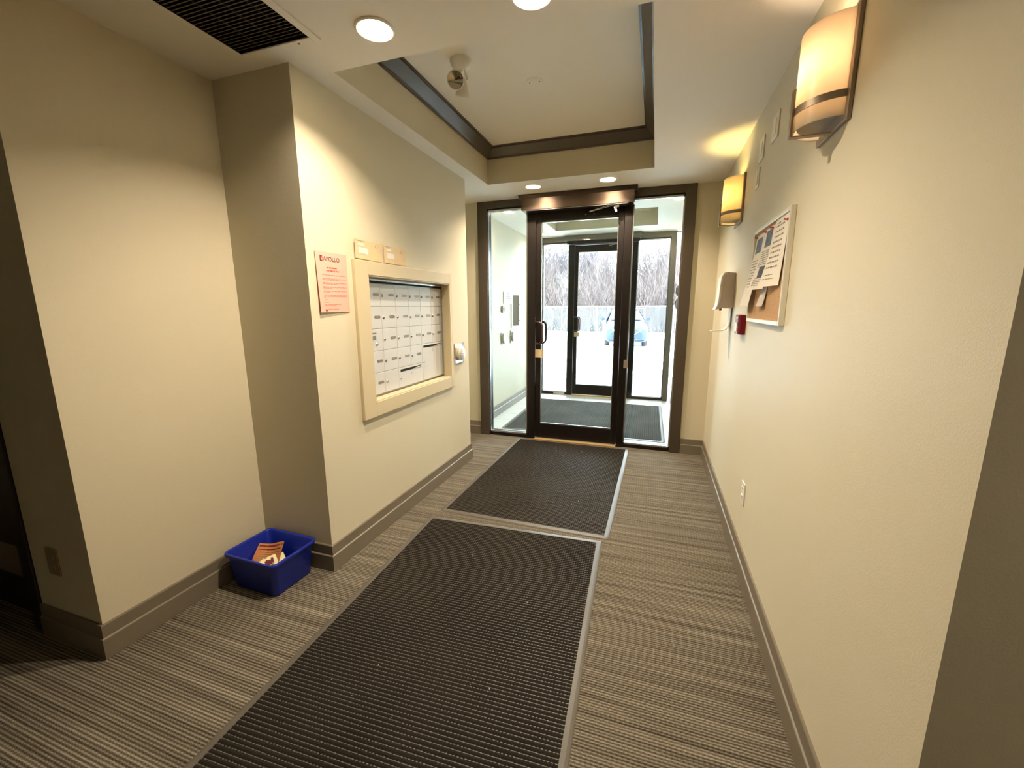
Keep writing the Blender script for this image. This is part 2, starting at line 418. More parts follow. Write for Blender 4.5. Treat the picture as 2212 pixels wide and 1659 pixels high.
# ------------------------------------------------------------------ ceiling lights
def downlight(x, y, watts, label, face='lamp_face', zc=H, group='recessed ceiling downlights', rw=0.011):
    t = thing('ceiling_light', label, 'ceiling light', (x, y, zc), group)
    MB().lathe([(CAN_R, 0.0), (CAN_R, -.004), (CAN_R+.006, -.007), (CAN_R+rw, -.004), (CAN_R+rw+.002, -.001), (CAN_R, -.0005)], (x, y, zc), smooth=False).build('trim_ring', 'ceiling_paint', t)
    MB().lathe([(CAN_R, 0.0), (CAN_R-.002, .02), (CAN_R-.006, .075), (0.0, .076)], (x, y, zc), smooth=False).build('reflector', 'silver_white', t)
    MB().lathe([(0.0, .038), (.03, .0385), (.050, .040), (.056, .043), (.056, .070)], (x, y, zc)).build('lamp', face, t)
    ld = bpy.data.lights.new('lamp_beam', 'AREA'); ld.energy = watts; ld.shape = 'DISK'; ld.size = 0.05
    ld.color = WARM
    lo = bpy.data.objects.new('lamp_beam', ld); COL.objects.link(lo); lo.parent = t; lo.location = (0, 0, .034)
    return t
mat('silver_white', (225, 220, 205), 0.35, metal=0.2)
downlight(*CANS[0], DOWN_W, 'large glaring recessed downlight beside the dark ceiling grille')
downlight(*CANS[1], DOWN_W, 'glaring recessed downlight cut by the top edge, nearest of the ceiling lights on the right')
downlight(*CANS[2], DOWN_FAR_W, 'small recessed downlight above the left end of the dark door header', 'lamp_face_far')
downlight(*CANS[3], DOWN_FAR_W, 'small recessed downlight above the right end of the dark door header', 'lamp_face_far')
for (x, y), l in zip(VCANS, ['small downlight in the vestibule ceiling seen through the left sidelight', 'small downlight in the far left corner of the vestibule ceiling',
                             'small downlight in the far right corner of the vestibule ceiling', 'small downlight in the near right corner of the vestibule ceiling']):
    downlight(x, y, DOWN_VEST_W, l, 'lamp_face_far')
for x, y in FILL_CANS: downlight(x, y, BACK_FILL_W, 'unseen downlight added behind the viewer to brighten the near walls', 'lamp_face_far')

# ------------------------------------------------------------------ return air grille
vg = thing('ceiling_vent', 'dark slatted return air grille in a white frame, set in the ceiling at upper left', 'vent', ((VX0+VX1)/2, (VY0+VY1)/2, H))
f = MB(); fw = .028
f.box(VX0-fw, VX0+.004, VY0-fw, VY1+fw, H-.006, H); f.box(VX1-.004, VX1+fw, VY0-fw, VY1+fw, H-.006, H)
f.box(VX0+.004, VX1-.004, VY0-fw, VY0+.004, H-.006, H); f.box(VX0+.004, VX1-.004, VY1-.004, VY1+fw, H-.006, H)
f.build('frame', 'ceiling_paint', vg, .002)
MB().box(VX0, VX1, VY0, VY1, H+.10, H+.12).build('duct', 'duct_black', vg)
db = MB(); db.quad((VX0,VY0,H),(VX0,VY1,H),(VX0,VY1,H+.1),(VX0,VY0,H+.1)); db.quad((VX1,VY0,H),(VX1,VY1,H),(VX1,VY1,H+.1),(VX1,VY0,H+.1))
db.quad((VX0,VY0,H),(VX1,VY0,H),(VX1,VY0,H+.1),(VX0,VY0,H+.1)); db.quad((VX0,VY1,H),(VX1,VY1,H),(VX1,VY1,H+.1),(VX0,VY1,H+.1))
db.build('duct_side', 'duct_black', vg)
sl0 = None; ns = 44
for i in range(ns):
    y = VY0+.012+(VY1-VY0-.024)*i/(ns-1)
    if sl0 is None:
        mb = MB(); mb.prism([(-.0065, .000), (-.006, -.001), (.0045, .005), (.004, .006)], 'x', -(VX1-VX0)/2, (VX1-VX0)/2)
        sl0 = mb.build('slat', 'grille_dark', vg); o = sl0
    else: o = sl0.copy(); COL.objects.link(o); o.parent = vg
    o.location = (0, y-(VY0+VY1)/2, .004)
for sx in (-.09, 0, .09):
    MB().box((VX0+VX1)/2+sx-.002, (VX0+VX1)/2+sx+.002, VY0, VY1, H+.020, H+.026).build('stiffener', 'crown_paint', vg)
for sx, sy in ((VX1+.014, 1.2), (VX1-.07, VY1+.013)):
    MB().lathe([(0, -.0085), (.004, -.008), (.005, -.006)], (sx, sy, H), n=12).build('screw', 'grille_dark', vg)

# ------------------------------------------------------------------ emergency light and blank plate in the tray
et = thing('emergency_light', 'white twin-head emergency light hanging from the raised tray ceiling', 'emergency light', (-1.075, 2.32, HT))
MB().lathe([(0, -.050), (.028, -.048), (.050, -.030), (.058, -.008), (.058, 0)], (-1.075, 2.32, HT)).build('canopy', 'white_plastic', et)
MB().cyl((-1.075, 2.32, HT-.048), (-1.075, 2.32, HT-.085), .008).cyl((-1.05, 2.32, HT-.045), (-1.04, 2.325, HT-.10), .007).build('stem', 'white_plastic', et)
def lamphead(c, ax, r):
    ax = Vector(ax).normalized()
    MB().lathe([(0, -.075), (r*.45, -.072), (r*.75, -.05), (r, -.008), (r*1.04, .0), (r*1.04, .008), (r*.93, .008)], c, ax).build('lamp_head', 'white_plastic', et)
    MB().lathe([(r*.93, .006), (r*.7, .001), (r*.35, -.008), (0, -.010)], c, ax).build('lens', 'lens_dark', et)
lamphead(Vector((-1.050, 2.20, 2.545)), (.38, -.90, -.35), .043)
lamphead(Vector((-1.065, 2.31, 2.525)), (-.25, .35, -.85), .036)
bp_ = tag(MB().lathe([(0, -.0025), (.047, -.0025), (.050, -.0015), (.051, 0)], (-.755, 2.66, HT), n=40).build('ceiling_cover_plate', 'ceiling_paint'), 'round cream blank cover plate in the middle of the raised ceiling', 'cover plate')
bp_['category'] = 'cover plate'
MB().lathe([(0, -.0078), (.003, -.0072), (.004, -.006)], (-.725, 2.66, HT+.0035), n=10).build('screw', 'grille_dark', bp_)
MB().lathe([(0, -.0078), (.003, -.0072), (.004, -.006)], (-.785, 2.66, HT+.0035), n=10).build('screw', 'grille_dark', bp_)

# ------------------------------------------------------------------ storefronts
def storefront(y, front, casing_l, casing_r, gl0, gl1, gr0, gr1, ztop, dx0, dx1, wn, dn, casing_mat, alu, zt_in=2.325):
    """y = room-side face plane. casing outside x, glass spans gl0..gl1 and gr0..gr1, door glass dx0..dx1"""
    w = sempty(wn, ((casing_l[0]+casing_r[1])/2, y+.05, 0))
    MB().box(casing_l[0], casing_l[1], y-.022, y+.0, 0, H).build('casing', casing_mat, w, .003)
    MB().box(casing_r[0], casing_r[1], y-.022, y+.0, 0, H).build('casing', casing_mat, w, .003)
    MB().box(casing_l[1], casing_r[0], y-.022, y+.0, ztop+.012, H).build('casing', casing_mat, w, .003)
    # aluminium frame members, 0.1 deep
    a, b = y+.0, y+.11
    fr = [(casing_l[0]+.05, gl0, 0, H), (gr1, casing_r[1]-.05, 0, H)]
    for q in fr: MB().box(q[0], q[1], a, b, q[2], q[3]).build('jamb', alu, w, .002)
    for x0, x1 in ((gl0, gl1), (gr0, gr1)):
        MB().box(x0, x1, a, b, 0, .036).build('sill', alu, w, .002)
        MB().box(x0, x1, a, b, ztop, H).build('head', alu, w, .002)
        # bright glazing beads
        g0, g1, z0, z1 = x0, x1, .036, ztop
        for (yy, dd) in ((a+.004, .016), (a+.028, .010)):
            for q in ((g0, g0+dd*.7, z0, z1), (g1-dd*.7, g1, z0, z1)):
                MB().box(q[0], q[1], yy, yy+.008, q[2], q[3]).build('bead', 'silver', w)
            for q in ((g0, g1, z0, z0+dd), (g0, g1, z1-dd, z1)):
                MB().box(q[0], q[1], yy, yy+.008, q[2], q[3]).build('bead', 'silver', w)
        MB().box(x0, x1, a+.050, a+.056, .036, ztop).build('pane', 'clear_glass', w)
    # door mullions
    ml0, ml1 = gl1, dx0-.055; mr0, mr1 = dx1+.055, gr0
    MB().box(ml0, ml1, a-.004, b, 0, H).build('mullion', alu, w, .003)
    MB().box(mr0, mr1, a-.004, b, 0, H).build('mullion', alu, w, .003)
    MB().box(ml1, mr0, a, b, 2.30, H).build('transom', alu, w, .002)
    MB().box(ml1, mr0, a-.03, b, 0.0, .010).build('threshold', 'threshold_brass', w, .002)
    d = sempty(dn, ((ml1+mr0)/2, y+.04, .012))
    e0, e1 = ml1+.003, mr0-.003; zb, zt = .016, 2.296; A, B = y+.012, y+.057
    MB().box(e0, dx0, A, B, zb, zt).build('stile', alu, d, .003); MB().box(dx1, e1, A, B, zb, zt).build('stile', alu, d, .003)
    MB().box(dx0, dx1, A, B, zb, .170).build('rail', alu, d, .003); MB().box(dx0, dx1, A, B, 2.20, zt).build('rail', alu, d, .003)
    for q in ((dx0, dx0+.006, .17, 2.2), (dx1-.006, dx1, .17, 2.2), (dx0, dx1, .17, .18), (dx0, dx1, 2.192, 2.2)):
        MB().box(q[0], q[1], A+.006, A+.014, q[2], q[3]).build('bead', 'silver', d)
    MB().box(dx0, dx1, A+.018, A+.024, .17, 2.20).build('pane', 'clear_glass', d)
    hx = dx0-.035
    for yy, sgn in ((A, -1), (B, 1)):
        o = .058*sgn; off = .052
        pts = [(hx, yy, 1.245), (hx+.01, yy+o*.75, 1.245)]
        pts = [(hx-.005, yy, 1.235), (hx+.012, yy+o*.8, 1.235), (hx+.035, yy+o*1.0, 1.233), (hx+.055, yy+o*1.05, 1.222), (hx+.064, yy+o*1.05, 1.200),
               (hx+.064, yy+o*1.05, 1.050), (hx+.055, yy+o*1.05, 1.028), (hx+.035, yy+o*1.0, 1.017), (hx+.012, yy+o*.8, 1.015), (hx-.005, yy, 1.015)]
        MB().tube(pts, .0115, 12).build('pull_handle', 'handle_brown', d)
    return w, d
mat('handle_brown', (72, 48, 46), 0.3, metal=0.3)
mat('casing_grey', (118, 112, 102), 0.5)
w1, d1 = storefront(YD, -1, (-1.765, -1.665), (.195, .287), -1.665, -1.240, -.240, .195, 2.345, -1.100, -.365, 'window_1', 'door_1', 'casing_paint', 'dark_alu')
w2, d2 = storefront(YV, -1, (-1.80, -1.69), (.160, .235), -1.69, -1.285, -.285, .155, 2.335, -1.146, -.41, 'window_2', 'door_2', 'casing_grey', 'dark_alu')
st_ = MB().box(-1.176, -1.068, YD+.009, YD+.0115, .872, .955).build('latch_sticker', 'kraft', d1); st_['label'] = 'beige square sticker below the pull handle'
MB().box(-.265, -.225, YD-.006, YD-.004, .80, .88).build('clear_sticker', 'grey_plastic', w1)
MB().box(-1.665, -1.575, YV+.049, YV+.0495, 2.19, 2.31).build('corner_sticker', 'green_grey', w2) if False else None
MB().box(-1.185, -1.10, YV+.008, YV+.0105, .93, 1.0).build('latch_sticker', 'kraft', d2)
MB().box(-1.50, -1.32, YV-.001, YV+.0, .005, .03).build('sill_label', 'label_white', w2)

def operator(y, x0, x1, z0, z1, depth, body, capm, label, armx, arm_mat, cap_out=.024):
    t = thing('door_operator', label, 'door operator', ((x0+x1)/2, y-.05, z0))
    MB().box(x0, x1, y-depth, y-.006, z0, z1).build('cover', body, t, .004)
    c = MB(); p = [(y, z1-.018), (y-depth-.002, z1-.018), (y-depth-cap_out, H-.004), (y, H-.004)]
    c.prism(p, 'x', x0-cap_out, x1+cap_out); c.build('cornice', capm, t, .002)
    MB().box(x0+.05, x1-.05, y-depth+.006, y-depth+.016, z0-.004, z0).build('edge_strip', 'silver', t)
    a = Vector((armx-.245, y-.035, z0-.035)); b = Vector((armx, y-.11, z0-.002))
    for dz in (0, .012):
        MB().cyl(a+Vector((0, 0, dz*.5)), b+Vector((0, 0, dz)), .0045, n=10).build('arm', arm_mat, t)
    MB().box(a.x-.045, a.x+.03, y+.001, y+.012, a.z-.012, a.z+.006).build('arm_shoe', 'dark_alu', t, .002)
    for q in (-.04, .04): MB().lathe([(0, .004), (.006, .003), (.006, 0)], (a.x+q, y+.001, a.z-.012), (0, -1, 0), n=12).build('screw', 'silver', t)
    MB().box(armx-.012, armx+.03, y-.115, y-.085, z0-.03, z0-.001).build('arm_pivot', arm_mat, t, .003)
    MB().prism([(armx-.02, z0-.02), (armx+.004, z0-.02), (armx+.012, z0-.06), (armx, z0-.065)], 'y', y-.10, y-.09).build('arm_bracket', 'white_metal', t)
    return t
operator(YD, -1.262, -.225, 2.285, 2.406, .135, 'header_alu', 'header_alu', 'long dark bronze automatic opener box over the inner glass door', -.385, 'chrome')
operator(YV, -1.30, -.255, 2.30, 2.406, .11, 'dark_alu', 'casing_grey', 'grey-topped automatic opener box over the outer glass door', -.45, 'chrome')
# grey fascia of the outer opener
tag(MB().box(-1.335, -.245, YV-.135, YV-.112, 2.345, 2.42).build('door_header_fascia', 'casing_grey', None, .003), 'grey fascia board along the top of the outer door opener', 'fascia')

# ------------------------------------------------------------------ floor mats
def ribbed_mat(name, label, cx, cy, wd, ln, rot, rows, nx_per, thick, matname, border=.028, along='x', samples=4, colpitch=.013):
    t = thing(name, label, 'floor mat', (cx, cy, 0)); t.rotation_euler = (0, 0, rot)
    PLOC[t.name] = Vector((0, 0, 0))
    b = MB(); r = .02
    prof = [(0.0, .001), (.004, .003), (.014, .0055), (border, .0065)]
    rings = []
    for d, z in prof:
        x, y = wd/2-d, ln/2-d; rr = max(r-d*.4, .004); ring = []
        for k, (sx, sy) in enumerate(((1, 1), (-1, 1), (-1, -1), (1, -1))):
            for q in range(5):
                a = PI/2*k+PI/2*q/4
                ring.append((sx*(x-rr)+rr*math.cos(a), sy*(y-rr)+rr*math.sin(a), z))
        rings.append(ring)
    n = len(rings[0]); vs = [p for rg in rings for p in rg]
    b.add(vs, [(k*n+i, k*n+(i+1) % n, (k+1)*n+(i+1) % n, (k+1)*n+i) for k in range(len(rings)-1) for i in range(n)])
    b.add([(x, y, .006) for x, y, _ in rings[-1]], [tuple(range(n))])
    b.build('rubber_border', 'mat_rubber', t)
    # pile: rows of nubs as real relief
    iw, il = wd-2*border, ln-2*border
    if along == 'x': rows = il/round(il/rows); colpitch = iw/round(iw/colpitch)
    if along == 'y': nyy = 60; nxx = int(iw/rows*samples)
    else: nyy = round(il/rows)*samples; nxx = round(iw/colpitch)*(samples-1)
    X, Y = np.meshgrid(np.linspace(-iw/2, iw/2, nxx+1), np.linspace(-il/2, il/2, nyy+1))
    rng = np.random.default_rng(5)
    if along == 'y': hgt = .5+.5*np.sin(2*PI*X/rows); hgt = np.sqrt(hgt)
    else:
        wob = .0006*np.sin(X*9+np.floor(Y/rows)*1.7)
        hy = .5+.5*np.sin(2*PI*(Y+wob)/rows); hx = .5+.5*np.sin(2*PI*X/colpitch+PI*np.floor(Y/rows+.25)*0)
        hgt = hy**.55*(.60+.40*np.sqrt(hx))
    hgt = hgt*(.9+.2*rng.random(hgt.shape))
    Z = .005+thick*hgt
    edge = np.minimum(np.minimum(X+iw/2, iw/2-X), np.minimum(Y+il/2, il/2-Y)); Z = np.where(edge < .004, .0055, Z)
    co = np.stack([X, Y, Z], -1).reshape(-1, 3)
    i = np.arange(nxx)[None, :]+np.arange(nyy)[:, None]*(nxx+1); i = i.reshape(-1)
    F = np.stack([i, i+1, i+nxx+2, i+nxx+1], -1)
    me = bpy.data.meshes.new('pile'); me.vertices.add(len(co)); me.vertices.foreach_set('co', co.ravel())
    me.loops.add(F.size); me.loops.foreach_set('vertex_index', F.ravel()); me.polygons.add(len(F))
    me.polygons.foreach_set('loop_start', np.arange(0, F.size, 4)); me.polygons.foreach_set('loop_total', np.full(len(F), 4))
    me.update(); me.validate(); me.materials.append(MATS[matname])
    me.polygons.foreach_set('use_smooth', np.ones(len(F), bool))
    o = bpy.data.objects.new('pile', me); COL.objects.link(o); o.parent = t; o['kind'] = 'stuff'
    return t
ribbed_mat('floor_mat', 'large dark ribbed entrance mat in the foreground, nearest the viewer', -.755, 1.395, 1.13, 1.84, R(2.3), .016, 3, .005, 'mat_pile', samples=6)
ribbed_mat('floor_mat', 'dark ribbed entrance mat lying against the inner glass door', -.756, 3.232, 1.148, 1.72, R(-.6), .016, 3, .0045, 'mat_pile', samples=5)
ribbed_mat('floor_mat', 'grey corrugated mat on the vestibule tiles beyond the glass door', -.740, 5.255, 1.80, 1.72, R(.6), .022, 3, .007, 'mat_pile_grey', border=.03, along='y', samples=6)

# crumbs on mats and carpet
random.seed(4)
cr = MB()
spots = [(-.95,1.16),(-.62,1.74),(-.5,1.68),(-.9,1.95),(-.35,1.5),(-.75,3.7),(-.6,3.85),(-.9,3.2),(-.45,2.8),(-1.0,2.7),(-.25,3.45),(-.5,1.2),(-.3,1.95),(-1.1,2.1),(-.1,2.05),(-.7,1.45)]
for i in range(70): spots.append((random.uniform(-1.25, -.25), random.uniform(.7, 4.0)))
for k, (x, y) in enumerate(spots):
    s = random.uniform(.0014, .0028) if k < 16 else random.uniform(.0007, .0014)
    z = .0108
    cr.add([(x-s, y, z), (x, y-s, z), (x+s, y, z), (x, y+s, z), (x, y, z+s), (x, y, z-s)], [(0,1,4),(1,2,4),(2,3,4),(3,0,4),(1,0,5),(2,1,5),(3,2,5),(0,3,5)])
tag(cr.build('crumbs', 'paper'), 'tiny pale crumbs of grit scattered over the two dark hall mats', 'grit', kind='stuff')

# ------------------------------------------------------------------ blue recycling bin with flyers
bn = thing('recycling_bin', 'blue plastic recycling bin on the carpet in the alcove corner', 'bin', (-1.803, 1.455, 0)); bn.rotation_euler = (0, 0, R(-1.5)); PLOC[bn.name] = Vector((0, 0, 0))
def rrect(hx, hy, r, z, n=5):
    out = []
    for k, (sx, sy) in enumerate(((1, 1), (-1, 1), (-1, -1), (1, -1))):
        for q in range(n+1):
            a = PI/2*k+PI/2*q/n; out.append((sx*(hx-r)+r*math.cos(a), sy*(hy-r)+r*math.sin(a), z))
    return out
bmb = MB(); BH = .185
prof = [(.135, .108, .02, .001), (.140, .112, .024, .006), (.158, .124, .026, BH-.022), (.160, .126, .026, BH-.018), (.170, .135, .030, BH-.016), (.172, .137, .030, BH-.008), (.170, .135, .030, BH), (.160, .126, .026, BH), (.156, .122, .024, BH-.006), (.138, .108, .022, .006)]
rg = [rrect(*p) for p in prof]; n = len(rg[0]); vs = [p for q in rg for p in q]
bmb.add(vs, [(k*n+i, k*n+(i+1) % n, (k+1)*n+(i+1) % n, (k+1)*n+i) for k in range(len(rg)-1) for i in range(n)], True)
bmb.add(rg[-1], [tuple(range(n))]); bmb.add(rg[0], [tuple(range(n-1, -1, -1))])
bo_ = bmb.build('tub', 'bin_blue', bn, .0015)
def flyer(label, c, sx, sy, rot, tilt, mt, extra, up=0):
    t = thing('flyer', label, 'flyer', c); t.rotation_euler = (R(tilt[0]), R(tilt[1]), R(rot)); PLOC[t.name] = Vector((0, 0, 0))
    fn = lambda u, v, o=0: ((u-.5)*sx, (v-.5)*sy, .012*math.sin(u*5+v*3)+up*(v*v)+o)
    MB().grid(lambda u, v: fn(u, v), 8, 8).grid(lambda u, v: fn(1-u, v, -.0008), 8, 8).build('page', mt, t)
    for (u0, u1, v0, v1, m_) in extra:
        MB().grid(lambda u, v: fn(u0+(u1-u0)*u, v0+(v1-v0)*v, .0007), 4, 2).build('print', m_, t)
flyer('orange flyer with rows of small print leaning in the blue bin', (-1.860, 1.470, .085), .15, .17, 12, (38, -6), 'orange_print',
      [(.04, .96, .90, .94, 'maroon_print'), (.04, .96, .04, .07, 'maroon_print'), (.08, .92, .80, .83, 'maroon_print')]+[(.10, .90, .30+.07*k, .315+.07*k, 'plate_bronze') for k in range(7)], .01)
flyer('glossy cream flyer with a green patch in the blue bin', (-1.775, 1.440, .082), .17, .12, -30, (8, 6), 'cream_print', [(.55, .80, .30, .55, 'green_print'), (.15, .4, .55, .8, 'label_white')])
flyer('maroon card with a pale edge at the front of the blue bin', (-1.80, 1.415, .108), .09, .075, -38, (8, -4), 'cream_print', [(.05, .95, .05, .95, 'maroon_print')])

# ------------------------------------------------------------------ mailbox unit
XP = XM-.05     # face plane of the doors
mbx = thing('mailbox_unit', 'white recessed wall unit of numbered letterboxes in a beige wooden frame', 'mailbox', (XM, (OY0+OY1)/2, OZ0))
FX = XM+.022
fo0, fo1, fz0, fz1 = 1.917, 3.05, .745, 1.640
for nm, q in (('frame_stile', (fo0, OY0, fz0, fz1)), ('frame_stile', (OY1, fo1, fz0, fz1)), ('frame_rail', (OY0, OY1, fz0, OZ0)), ('frame_rail', (OY0, OY1, OZ1, fz1))):
    MB().box(XM, FX, q[0], q[1], q[2], q[3]).build(nm, 'mail_frame_paint', mbx, .003)
# inner reveal
rv = MB()
rv.box(XP, XM+.018, OY0-.001, OY0+.006, OZ0, OZ1); rv.box(XP, XM+.018, OY1-.006, OY1+.001, OZ0, OZ1)
rv.box(XP, XM+.018, OY0, OY1, OZ0-.001, OZ0+.006); rv.box(XP, XM+.018, OY0, OY1, OZ1-.006, OZ1+.001)
rv.build('reveal', 'mail_frame_paint', mbx)
MB().box(XP-.2, XP-.006, OY0, OY1, OZ0, OZ1).build('housing', 'brushed', mbx)
ef = MB(); ef.box(XP-.006, XP+.010, OY0+.006, OY1-.006, OZ1-.022, OZ1-.012); ef.box(XP-.006, XP+.010, OY1-.016, OY1-.010, OZ0+.006, OZ1-.006)
ef.build('aluminium_edge', 'silver', mbx)
MB().box(XP-.004, XP+.004, OY0+.006, OY1-.006, OZ1-.034, OZ1-.024).build('gap_shade_strip', 'duct_black', mbx)  # solid black strip, painted in for the shade of the gap
cols = [2.069+.1535*i for i in range(7)]; rws = [1.525-.1350*i for i in range(6)]
def mdoor(c0, c1, r0, r1, kind):
    y0, y1, z1, z0 = cols[c0]+.0012, cols[c1]-.0012, rws[r0]-.0012, rws[r1]+.0012
    if c0 == 0: y0 = OY0+.007
    d = MB().box(XP-.005, XP, y0, y1, z0, z1).build('master_door' if kind == 'master' else 'parcel_door' if kind == 'parcel' else 'letterbox_door', 'white_metal', mbx, .0012, 1)
    yc0 = cols[c0]
    def lock(y, z, r=.010):
        l = MB().lathe([(0, .0055), (r*.55, .0055), (r*.6, .0035), (r*.95, .003), (r, 0)], (XP, y, z), (1, 0, 0), n=16).build('lock', 'silver', d)
        MB().box(XP+.0056, XP+.006, y-.0012, y+.0012, z-.004, z+.004).build('keyhole', 'duct_black', l)
    zc = (z0+z1)/2
    if kind in ('std', 'noplate'): lock(yc0+.018, z0+.066)
    if kind == 'std':
        pl = MB(); yc, zz, hw, hh = yc0+.110, z0+.070, .029, .0085
        pts = []
        for k in range(16):
            a = 2*PI*k/16; pts.append((yc+(hw-hh)*(1 if math.cos(a) > 0 else -1)+hh*math.cos(a), zz+hh*math.sin(a)))
        pl.prism(pts, 'x', XP, XP+.0015); pl.build('number_plate', 'plate_bronze', d)
    if kind == 'parcel':
        a0, a1 = y0+.018, y1-.018
        MB().box(XP+.0001, XP+.0008, a0, a1, z1-.028, z1-.012).build('mail_slot', 'duct_black', d)
        MB().prism([(a0+.55*(a1-a0), z1-.0255), (a1, z1-.0255), (a1, z1-.015)], 'x', XP+.0009, XP+.003).build('slot_flap', 'white_metal', d)
        lock(yc0+.018, (z0+z1)/2 if r1-r0 > 1 else z0+.060, .007)
        MB().tube([(XP+.0006, (y0+y1)/2+.004*math.sin(k), z1-.045-.006*k) for k in range(4)], .0007, 6).build('scratch', 'plate_bronze', d)
    if kind == 'master':
        lock(yc0+.090, z0+.042, .012)
        MB().box(XP, XP+.0016, yc0+.025, yc0+.085, z0+.068, z0+.092).build('label_plate', 'brushed', d)
        MB().box(XP, XP+.0016, yc0+.02, yc0+.09, z0+.105, z0+.112).build('mail_slot', 'plate_bronze', d)
    return d
for r in range(5):
    for c in range(6):
        if r == 2 and c == 0: mdoor(c, c+1, r, r+1, 'master'); continue
        if r == 3 and c >= 4: continue
        if r == 4 and c >= 2: continue
        mdoor(c, c+1, r, r+1, 'noplate' if (r, c) == (4, 1) else 'std')
mdoor(4, 6, 3, 5, 'parcel'); mdoor(2, 4, 4, 5, 'parcel')

# ------------------------------------------------------------------ pink notice and two envelopes on the left wall
def words(mb, y0, z, total, h, fn, rnd, fill=1.0):
    u = 0
    while u < total*fill:
        w_ = rnd.uniform(.008, .022); w_ = min(w_, total*fill-u)
        if w_ < .003: break
        mb.add([fn(y0+u, z), fn(y0+u+w_, z), fn(y0+u+w_, z+h), fn(y0+u, z+h)], [(0, 1, 2, 3)]); u += w_+.004
rn = random.Random(3)
pn = thing('notice', 'pink letter-size notice with a dark red logo, taped left of the mailboxes', 'notice', (XM, 1.766, 1.36))
def fp(y, z, off=.0): # hangs slightly away from the wall towards its lower-left edge
    return (XM+.004+.010*max(0, (1.653-z)/.293)*max(0, (1.875-y)/.217)+off, y, z)
MB().grid(lambda u, v: fp(1.658+.217*u, 1.361+.292*v), 6, 8).grid(lambda u, v: fp(1.658+.217*(1-u), 1.361+.292*v, -.0012), 6, 8).build('sheet', 'pink_paper', pn)
text_mb('APOLLO', .030, lambda a, b: fp(1.708+a*1.0, 1.610+b, .0006), .0003).build('heading', 'ink', pn)
lg = MB(); lg.add([fp(1.686, 1.607, .0006), fp(1.703, 1.607, .0006), fp(1.703, 1.634, .0006), fp(1.686, 1.634, .0006)], [(0, 1, 2, 3)])
lg.build('logo', 'logo_red', pn)
lg = MB(); lg.add([fp(1.696, 1.612, .0009), fp(1.699, 1.612, .0009), fp(1.701, 1.618, .0009), fp(1.697, 1.622, .0009), fp(1.700, 1.628, .0009), fp(1.694, 1.628, .0009), fp(1.692, 1.618, .0009)], [tuple(range(7))])
lg.build('logo_mark', 'pink_paper', pn)
tx = MB(); f1 = lambda y, z: fp(y, z, .0006)
words(tx, 1.728, 1.575, .075, .006, f1, rn); words(tx, 1.722, 1.560, .088, .007, f1, rn)
tx.build('title', 'ink_red', pn)
tx = MB()
for z, fill in ((1.541, 1), (1.523, 1), (1.517, .7), (1.503, 1), (1.497, .6), (1.483, 1), (1.477, .4), (1.463, 1), (1.457, .25), (1.443, 1), (1.437, 1), (1.431, .05), (1.419, .15), (1.408, .18), (1.397, .7), (1.391, .5), (1.374, .6)):
    words(tx, 1.690, z, .168, .0035, f1, rn, fill)
tx.build('body_text', 'ink_faint', pn)
lg = MB(); words(lg, 1.69, 1.366, .02, .005, f1, rn); lg.build('small_logo', 'logo_red', pn)
for k, (y0, y1, z0, lab) in enumerate(((1.936, 2.182, 1.6475, 'kraft envelope with two white address labels, left of the pair above the mailboxes'),
                                       (2.192, 2.440, 1.6475, 'kraft envelope with white address labels, right of the pair above the mailboxes'))):
    e = thing('envelope', lab, 'envelope', (XM, (y0+y1)/2, z0), 'envelopes taped above the mailboxes')
    h_ = .102
    fe = lambda y, z, off=0, y0=y0, y1=y1: (XM+.003+.012*max(0, (y1-y)/(y1-y0))**2+off, y, z)
    MB().grid(lambda u, v: fe(y0+(y1-y0)*u, z0+h_*v), 6, 2).grid(lambda u, v: fe(y1-(y1-y0)*u, z0+h_*v, -.0015), 6, 2).build('envelope_body', 'kraft', e)
    def patch(a, b, c, d, nm, mt):
        MB().add([fe(y0+a, z0+c, .0006), fe(y0+b, z0+c, .0006), fe(y0+b, z0+d, .0006), fe(y0+a, z0+d, .0006)], [(0, 1, 2, 3)]).build(nm, mt, e)
    patch(.028, .085, .070, .082, 'return_label', 'label_white')
    patch(.032, .118, .028, .060, 'address_label', 'label_white')
    q = MB(); words(q, y0+.012, z0+.092, .08, .003, lambda y, z: fe(y, z, .0006), rn); q.build('printed_line', 'plate_bronze', e)
    q = MB(); 
    for a, b in ((.185, .078), (.205, .088), (.190, .070), (.212, .076)):
        q.add([fe(y0+a, z0+b, .0006), fe(y0+a+.010, z0+b+.001, .0006), fe(y0+a+.008, z0+b+.007, .0006)], [(0, 1, 2)])
    q.build('postmark', 'plate_bronze', e)

